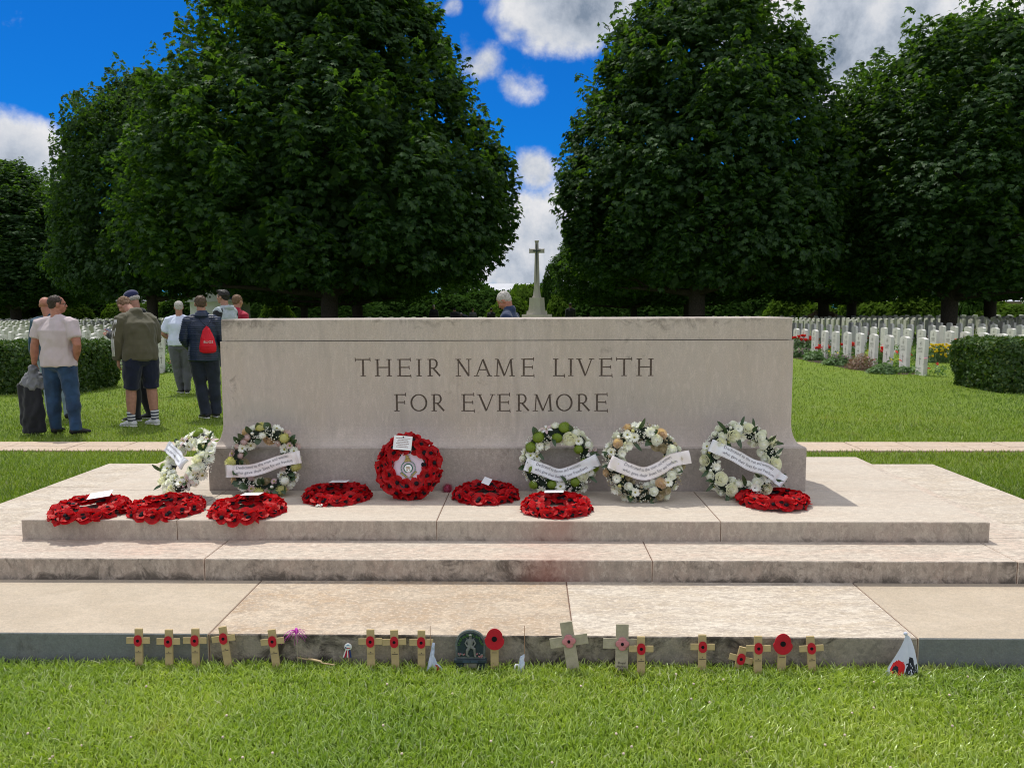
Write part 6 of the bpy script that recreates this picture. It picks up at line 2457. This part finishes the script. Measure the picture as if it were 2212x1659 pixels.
def octa(mb, z0, z1, r0, r1):
    pts = lambda r_, z: [(cos(pi / 8 + k * pi / 4) * r_ * 1.0824, sin(pi / 8 + k * pi / 4) * r_ * 1.0824, z) for k in range(8)]
    mb.add(pts(r0, z0) + pts(r1, z1), [(i, (i + 1) % 8, (i + 1) % 8 + 8, i + 8) for i in range(8)] + [tuple(range(7, -1, -1)), tuple(range(8, 16))])


for (z0, z1, r_) in ((0, .5, 1.75), (.5, 1.0, 1.2), (1.0, 1.28, .82), (1.28, 1.58, .66)):
    mb = MB()
    octa(mb, z0, z1, r_, r_ - .02)
    mb.build('base_step', XS, tc_)
mb = MB()
octa(mb, 1.58, 2.32, .62, .58)
mb.build('pedestal', XS, tc_)
mb = MB()
octa(mb, 2.32, 2.44, .36, .34)
octa(mb, 2.44, 2.9, .31, .25)
octa(mb, 2.9, 6.70, .24, .13)
mb.build('shaft', XS, tc_)
mb = MB()
mb.box(-.57, .57, -.12, .12, 5.80, 6.12, 0, .04)
mb.box(-.60, -.54, -.17, .17, 5.78, 6.14, 0, .02)
mb.box(.54, .60, -.17, .17, 5.78, 6.14, 0, .02)
mb.build('arms', XS, tc_)
mb = MB()
mb.box(-.17, .17, -.17, .17, 6.66, 6.76, 0, .02)
mb.build('top_cap', XS, tc_)
mb = MB()
mb.add([(-.055, -.30, 5.9), (.055, -.30, 5.9), (.012, -.37, 3.6), (0, -.39, 3.35), (-.012, -.37, 3.6), (-.055, -.24, 5.9), (.055, -.24, 5.9), (0, -.30, 3.35)],
       [(0, 1, 2, 3, 4), (5, 7, 6), (0, 5, 6, 1), (1, 6, 7, 3, 2), (0, 4, 3, 7, 5)])
mb.box(-.30, .30, -.28, -.20, 5.93, 6.0)
mb.loft([(0, -.24, 5.95), (0, -.22, 6.5)], [.035, .035], 8)
mb.build('sword', SWD, tc_)

# buildings -----------------------------------------------------------------
PLAS = plain('plaster_pale', (.72, .74, .76), .9, .08, 2)
PLAS2 = plain('plaster_grey', (.34, .35, .36), .9, .1, 2)
SLATE = plain('slate_roof', (.10, .115, .14), .6, .2, 3)
ROOFL = plain('pale_metal_roof', (.50, .52, .56), .5, .08, 1)
WIN = plain('window_glass', (.03, .04, .05), .15, spec=.8)
BRK = plain('brown_wall', (.22, .17, .13), .9, .2, 3)


def house(x, Y_, w, h_, d, roofh, wall, roof, label, gable='x', wins=2, name='house'):
    e = empty(name, ((x - 1145) / F_ * Y_, Y_, 0), rnd.uniform(-.1, .1), label, 'building')
    MB().box(-w / 2, w / 2, 0, d, 0, h_, 0, 0).build('wall', wall, e)
    mb = MB()
    o_ = .3
    if gable == 'x':
        mb.prism([(-w / 2 - o_, h_ + .003), (w / 2 + o_, h_ + .003), (0, h_ + roofh)], -o_, d + o_)
    else:
        mb.add([(-w / 2 - o_, -o_, h_ + .003), (w / 2 + o_, -o_, h_ + .003), (w / 2 + o_, d + o_, h_ + .003), (-w / 2 - o_, d + o_, h_ + .003), (-w / 2 - o_, d / 2, h_ + roofh), (w / 2 + o_, d / 2, h_ + roofh)],
               [(0, 1, 5, 4), (2, 3, 4, 5), (0, 4, 3), (1, 2, 5), (0, 3, 2, 1)])
    mb.build('roof', roof, e)
    for k in range(wins):
        xx = -w / 2 + w * (k + .5) / wins
        f = MB().box(xx - .55, xx + .55, -.06, .01, h_ * .45, h_ * .45 + 1.2, 0).build('window', PLAS, e)
        MB().box(xx - .45, xx + .45, -.07, -.055, h_ * .45 + .1, h_ * .45 + 1.1, 0).build('pane', WIN, f)
    return e


house(455, 62, 3.6, 2.1, 3.5, .9, PLAS, ROOFL, 'small pale pavilion with a low roof, behind the padded jacket man', 'x', 0, 'pavilion')
house(1112, 118, 8, 3.4, 7, 2.0, PLAS, ROOFL, 'pale house with a light sloping roof left of the tall stone cross', 'y', 2)
house(230, 92, 13, 1.9, 7, 1.2, PLAS, SLATE, 'low pale building seen under the trees at the far left', 'y', 3)
house(60, 96, 7, 2.0, 6, 1.3, PLAS2, SLATE, 'grey roofed house glimpsed at the left edge beyond the graves', 'x', 2)
house(1690, 98, 7, 2.3, 7, 1.6, PLAS, SLATE, 'pale house showing left of the leaning forked trunk', 'y', 2)
house(1960, 96, 8, 3.2, 7, 1.5, PLAS, SLATE, 'pale rendered house with a small window, left of the thick right trunk', 'y', 3)
house(2068, 92, 7, 2.0, 7, 2.0, PLAS2, SLATE, 'steep slate roofed house right of the thick right trunk', 'x', 2)
house(2160, 94, 8, 2.1, 7, 1.9, BRK, ROOFL, 'brown walled house with a light roof at the right edge', 'y', 2)

# a low round clipped bush and the dark slab of hedge behind the left graves
BOX = leafy('round_bush_leaf', (.16, .10, .06), (.28, .18, .11), trans=.2)
o = obj('bush', bush_mesh('foliage', 77, 1800, .12, BOX), None, ((1770 - 1145) / F_ * 70, 70, .1), None, (1.5, 1.2, 1.25))
tag(o, 'rounded brownish bush beyond the right headstones', 'bush')

# flower beds between the headstones ------------------------------------------
FG = leafy('bed_leaf', (.05, .12, .02), (.12, .23, .05), trans=.35)
RB = petal_mat('rose_red', (.60, .008, .012), (.75, .02, .02))
LAV = petal_mat('lavender', (.30, .22, .36), (.50, .38, .50))
YEL = petal_mat('bed_yellow', (.70, .48, .01), (.80, .62, .03))
BRN = leafy('russet_leaf', (.15, .07, .05), (.26, .13, .08), trans=.25)
BPNK = petal_mat('bed_pink', (.60, .22, .38), (.72, .40, .52))
fol = bush_mesh('foliage', 91, 900, .17, FG, k=3)
folb = bush_mesh('foliage', 92, 1300, .09, BRN, k=3)


def blossom(n, mat, seed, R_, H_, r0, top=True, name='blooms'):
    rg_ = random.Random(seed)
    mb = MB()
    for k in range(n):
        a = rg_.uniform(0, 2 * pi)
        rr = R_ * sqrt(rg_.random())
        z = H_ * (rg_.uniform(.75, 1.05) if top else rg_.uniform(.3, 1.))
        c_ = Vector((cos(a) * rr, sin(a) * rr, z))
        mb.ball(c_, r0 * .62, 8, 6)
        for q in range(7):
            b = q * 2.4
            petal_strip(mb, c_, (cos(b), sin(b), .2 + .12 * q), (0, 0, 1), r0 * (1 - .06 * q) * 1.2, r0 * .55, .6, 0, 2)
    return mb.mesh(name, [mat], False)


ROSE1 = blossom(1, RB, 1, .001, .001, .062)
blR = 'roses'
blL = blossom(80, LAV, 2, .30, .26, .028, False)
blY = blossom(80, YEL, 3, .32, .48, .040, False)
blP = blossom(50, BPNK, 4, .26, .22, .026, False)


def plant(name, x, y, rx, hz, folm, bl, label, cat, blabel=None, bs=1.):
    e = empty(name, (x, y, 0), rnd.uniform(0, 6), label, cat)
    obj('foliage', folm, e, (0, 0, hz * .02), None, (rx, rx, hz))
    if bl is not None:
        if bl is blR:
            for q in range(9):
                a_ = q * 2.4
                rr_ = .24 * sqrt((q + .5) / 9)
                obj('rose', ROSE1, e, (cos(a_) * rr_, sin(a_) * rr_, hz * (.95 + .25 * ((q * 7) % 5) / 5)), None, .8 + .08 * (q % 5))
        else:
            b = obj('blooms', bl, e, None, None, bs)
            b['kind'] = 'stuff'
    return e


def rowx(y):
    return 8.32


pl_list = [(1909, 807, 'low_plant', .34, .22, fol, None, 'low leafy green plant at the near end of the right flower bed', 'plant'),
           (1954, 805, 'low_plant', .22, .14, fol, None, 'very low green plant at the foot of the nearest right headstone', 'plant'),
           (1859, 798, 'russet_shrub', .36, .38, folb, None, 'rounded reddish-brown shrub in the right flower bed', 'shrub'),
           (1904, 790, 'rose_bush', .26, .38, fol, blR, 'red rose bush closest to the near end of the right bed', 'rose bush'),
           (1813, 789, 'lavender_plant', .40, .24, fol, blL, 'mauve flowering plant left of the reddish-brown shrub', 'flowering plant'),
           (1832, 778, 'rose_bush', .24, .40, fol, blR, 'red rose bush behind the mauve plant and the brown shrub', 'rose bush'),
           (1759, 778, 'low_plant', .34, .24, fol, None, 'bushy green plant in the right bed, left of the mauve plant', 'plant'),
           (1777, 774, 'rose_bush', .20, .30, fol, blR, 'small red rose bush in the middle of the right bed', 'rose bush'),
           (1727, 772, 'lavender_plant', .36, .24, fol, blL, 'mauve plant close to the memorial stone edge at the right', 'flowering plant'),
           (1748, 769, 'rose_bush', .30, .48, fol, blR, 'large red rose bush second from the memorial stone edge', 'rose bush'),
           (1722, 768, 'rose_bush', .34, .52, fol, blR, 'bright red rose bush touching the memorial stone edge in view', 'rose bush'),
           (1700, 765, 'low_plant', .36, .30, fol, None, 'green plant partly hidden by the right edge of the memorial stone', 'plant'),
           (2027, 783, 'yellow_shrub', .36, .42, fol, blY, 'bright yellow flowering shrub left of the right hedge', 'shrub'),
           (1997, 780, 'strap_leaf_plant', .32, .36, fol, None, 'strap leaved green plant beside the yellow shrub', 'plant'),
           (2060, 776, 'rose_bush', .26, .50, fol, blR, 'red rose bush between the yellow shrub and the right hedge', 'rose bush')]
for (px, py, nm_, rx, hz, fm_, bl, lab, ct) in pl_list:
    v = gz(px, py)
    plant(nm_, v.x, v.y, rx, hz, fm_, bl, lab, ct)
# left bed
for (px, py, nm_, rx, hz, fm_, bl, lab, ct, bs) in [(352, 800, 'pink_flowers', .36, .22, fol, blP, 'pink and mauve flowers behind the olive jacket man, the left patch', 'flowering plant', 1.),
                                                  (378, 803, 'pink_flowers', .34, .20, fol, blP, 'pink and mauve flowers beside the grey trousers, the right patch', 'flowering plant', 1.),
                                                  (262, 788, 'pale_flowers', .36, .22, fol, blL, 'pale mauve flowers just right of the left hedge', 'flowering plant', 1.)]:
    v = gz(px, py)
    plant(nm_, v.x, v.y, rx, hz, fm_, bl, lab, ct, bs=bs)
v = gz(378, 800)
e = empty('rose_bush', (v.x, v.y + .5, 0), 0, 'single large red rose bloom beside the white T-shirt man', 'rose bush')
obj('foliage', fol, e, None, None, (.16, .16, .5))
obj('rose', blossom(1, RB, 8, .02, .62, .085), e)
# planting along other rows: soil strips with mixed low plants, many together
rg_ = np.random.default_rng(5)
NP = 34000
sel = [r_ for r_ in rows if r_[1] < 50 and abs(r_[0]) < r_[1] * .72 + 1]
idx = rg_.integers(0, len(sel), NP)
base = np.array([(r_[0], r_[1]) for r_ in sel])[idx]
P = np.stack([base[:, 0] + rg_.normal(0, .16, NP) + np.where(rg_.random(NP) < .5, -.22, .22), base[:, 1] + rg_.uniform(-.53, .53, NP), rg_.uniform(.02, .30, NP) ** 1.1], 1)
keep = np.array([noise.noise(Vector((a * 1.1, b * 1.1, 5))) for a, b in P[:, :2]]) > -.12
P = P[keep]
n = len(P)
V, Fq = palmate(P, unit(rg_.normal(0, .5, (n, 3)) + np.array([0, 0, .7])), unit(rg_.normal(0, 1, (n, 3)) + np.array([0, 0, .6])), .085 * rg_.uniform(.6, 1.5, n), rg_, k=3)
tag(obj('border_plants', np_mesh('border_plants', V, Fq, FG)), 'mixed low green planting between the rows of headstones', 'plants', kind='stuff')
NP = 1500
idx = rg_.integers(0, len(sel), NP)
base = np.array([(r_[0], r_[1]) for r_ in sel])[idx]
P = np.stack([base[:, 0] + rg_.normal(0, .2, NP), base[:, 1] + rg_.uniform(-.53, .53, NP), rg_.uniform(.15, .42, NP)], 1)
mi = np.repeat(rg_.integers(0, 4, NP), 1)
V, Fq = palmate(P, unit(rg_.normal(0, .4, (NP, 3)) + np.array([0, -.3, .7])), unit(rg_.normal(0, 1, (NP, 3))), .05 * rg_.uniform(.7, 1.5, NP), rg_, k=5, width=.4, spread=150)
tag(obj('border_flowers', np_mesh('border_flowers', V, Fq, [RB, LAV, YEL, BPNK], mi=np.tile(mi, 5))), 'scattered red, mauve and yellow blooms between the headstone rows', 'flowers', kind='stuff')
# bare soil under the near beds
so_ = MB()
for y in np.arange(16.6, 32, 1.0):
    x = rowx(y) - .38
    so_.add([(x - .42 + .06 * sin(y * 3), y, .006), (x + .5, y, .006), (x + .5, y + 1.0, .006), (x - .42 + .06 * sin(y * 3 + 3), y + 1., .006)], [(0, 1, 2, 3)])
tag(so_.build('flower_bed_soil', SOIL, recalc=False), kind='structure')
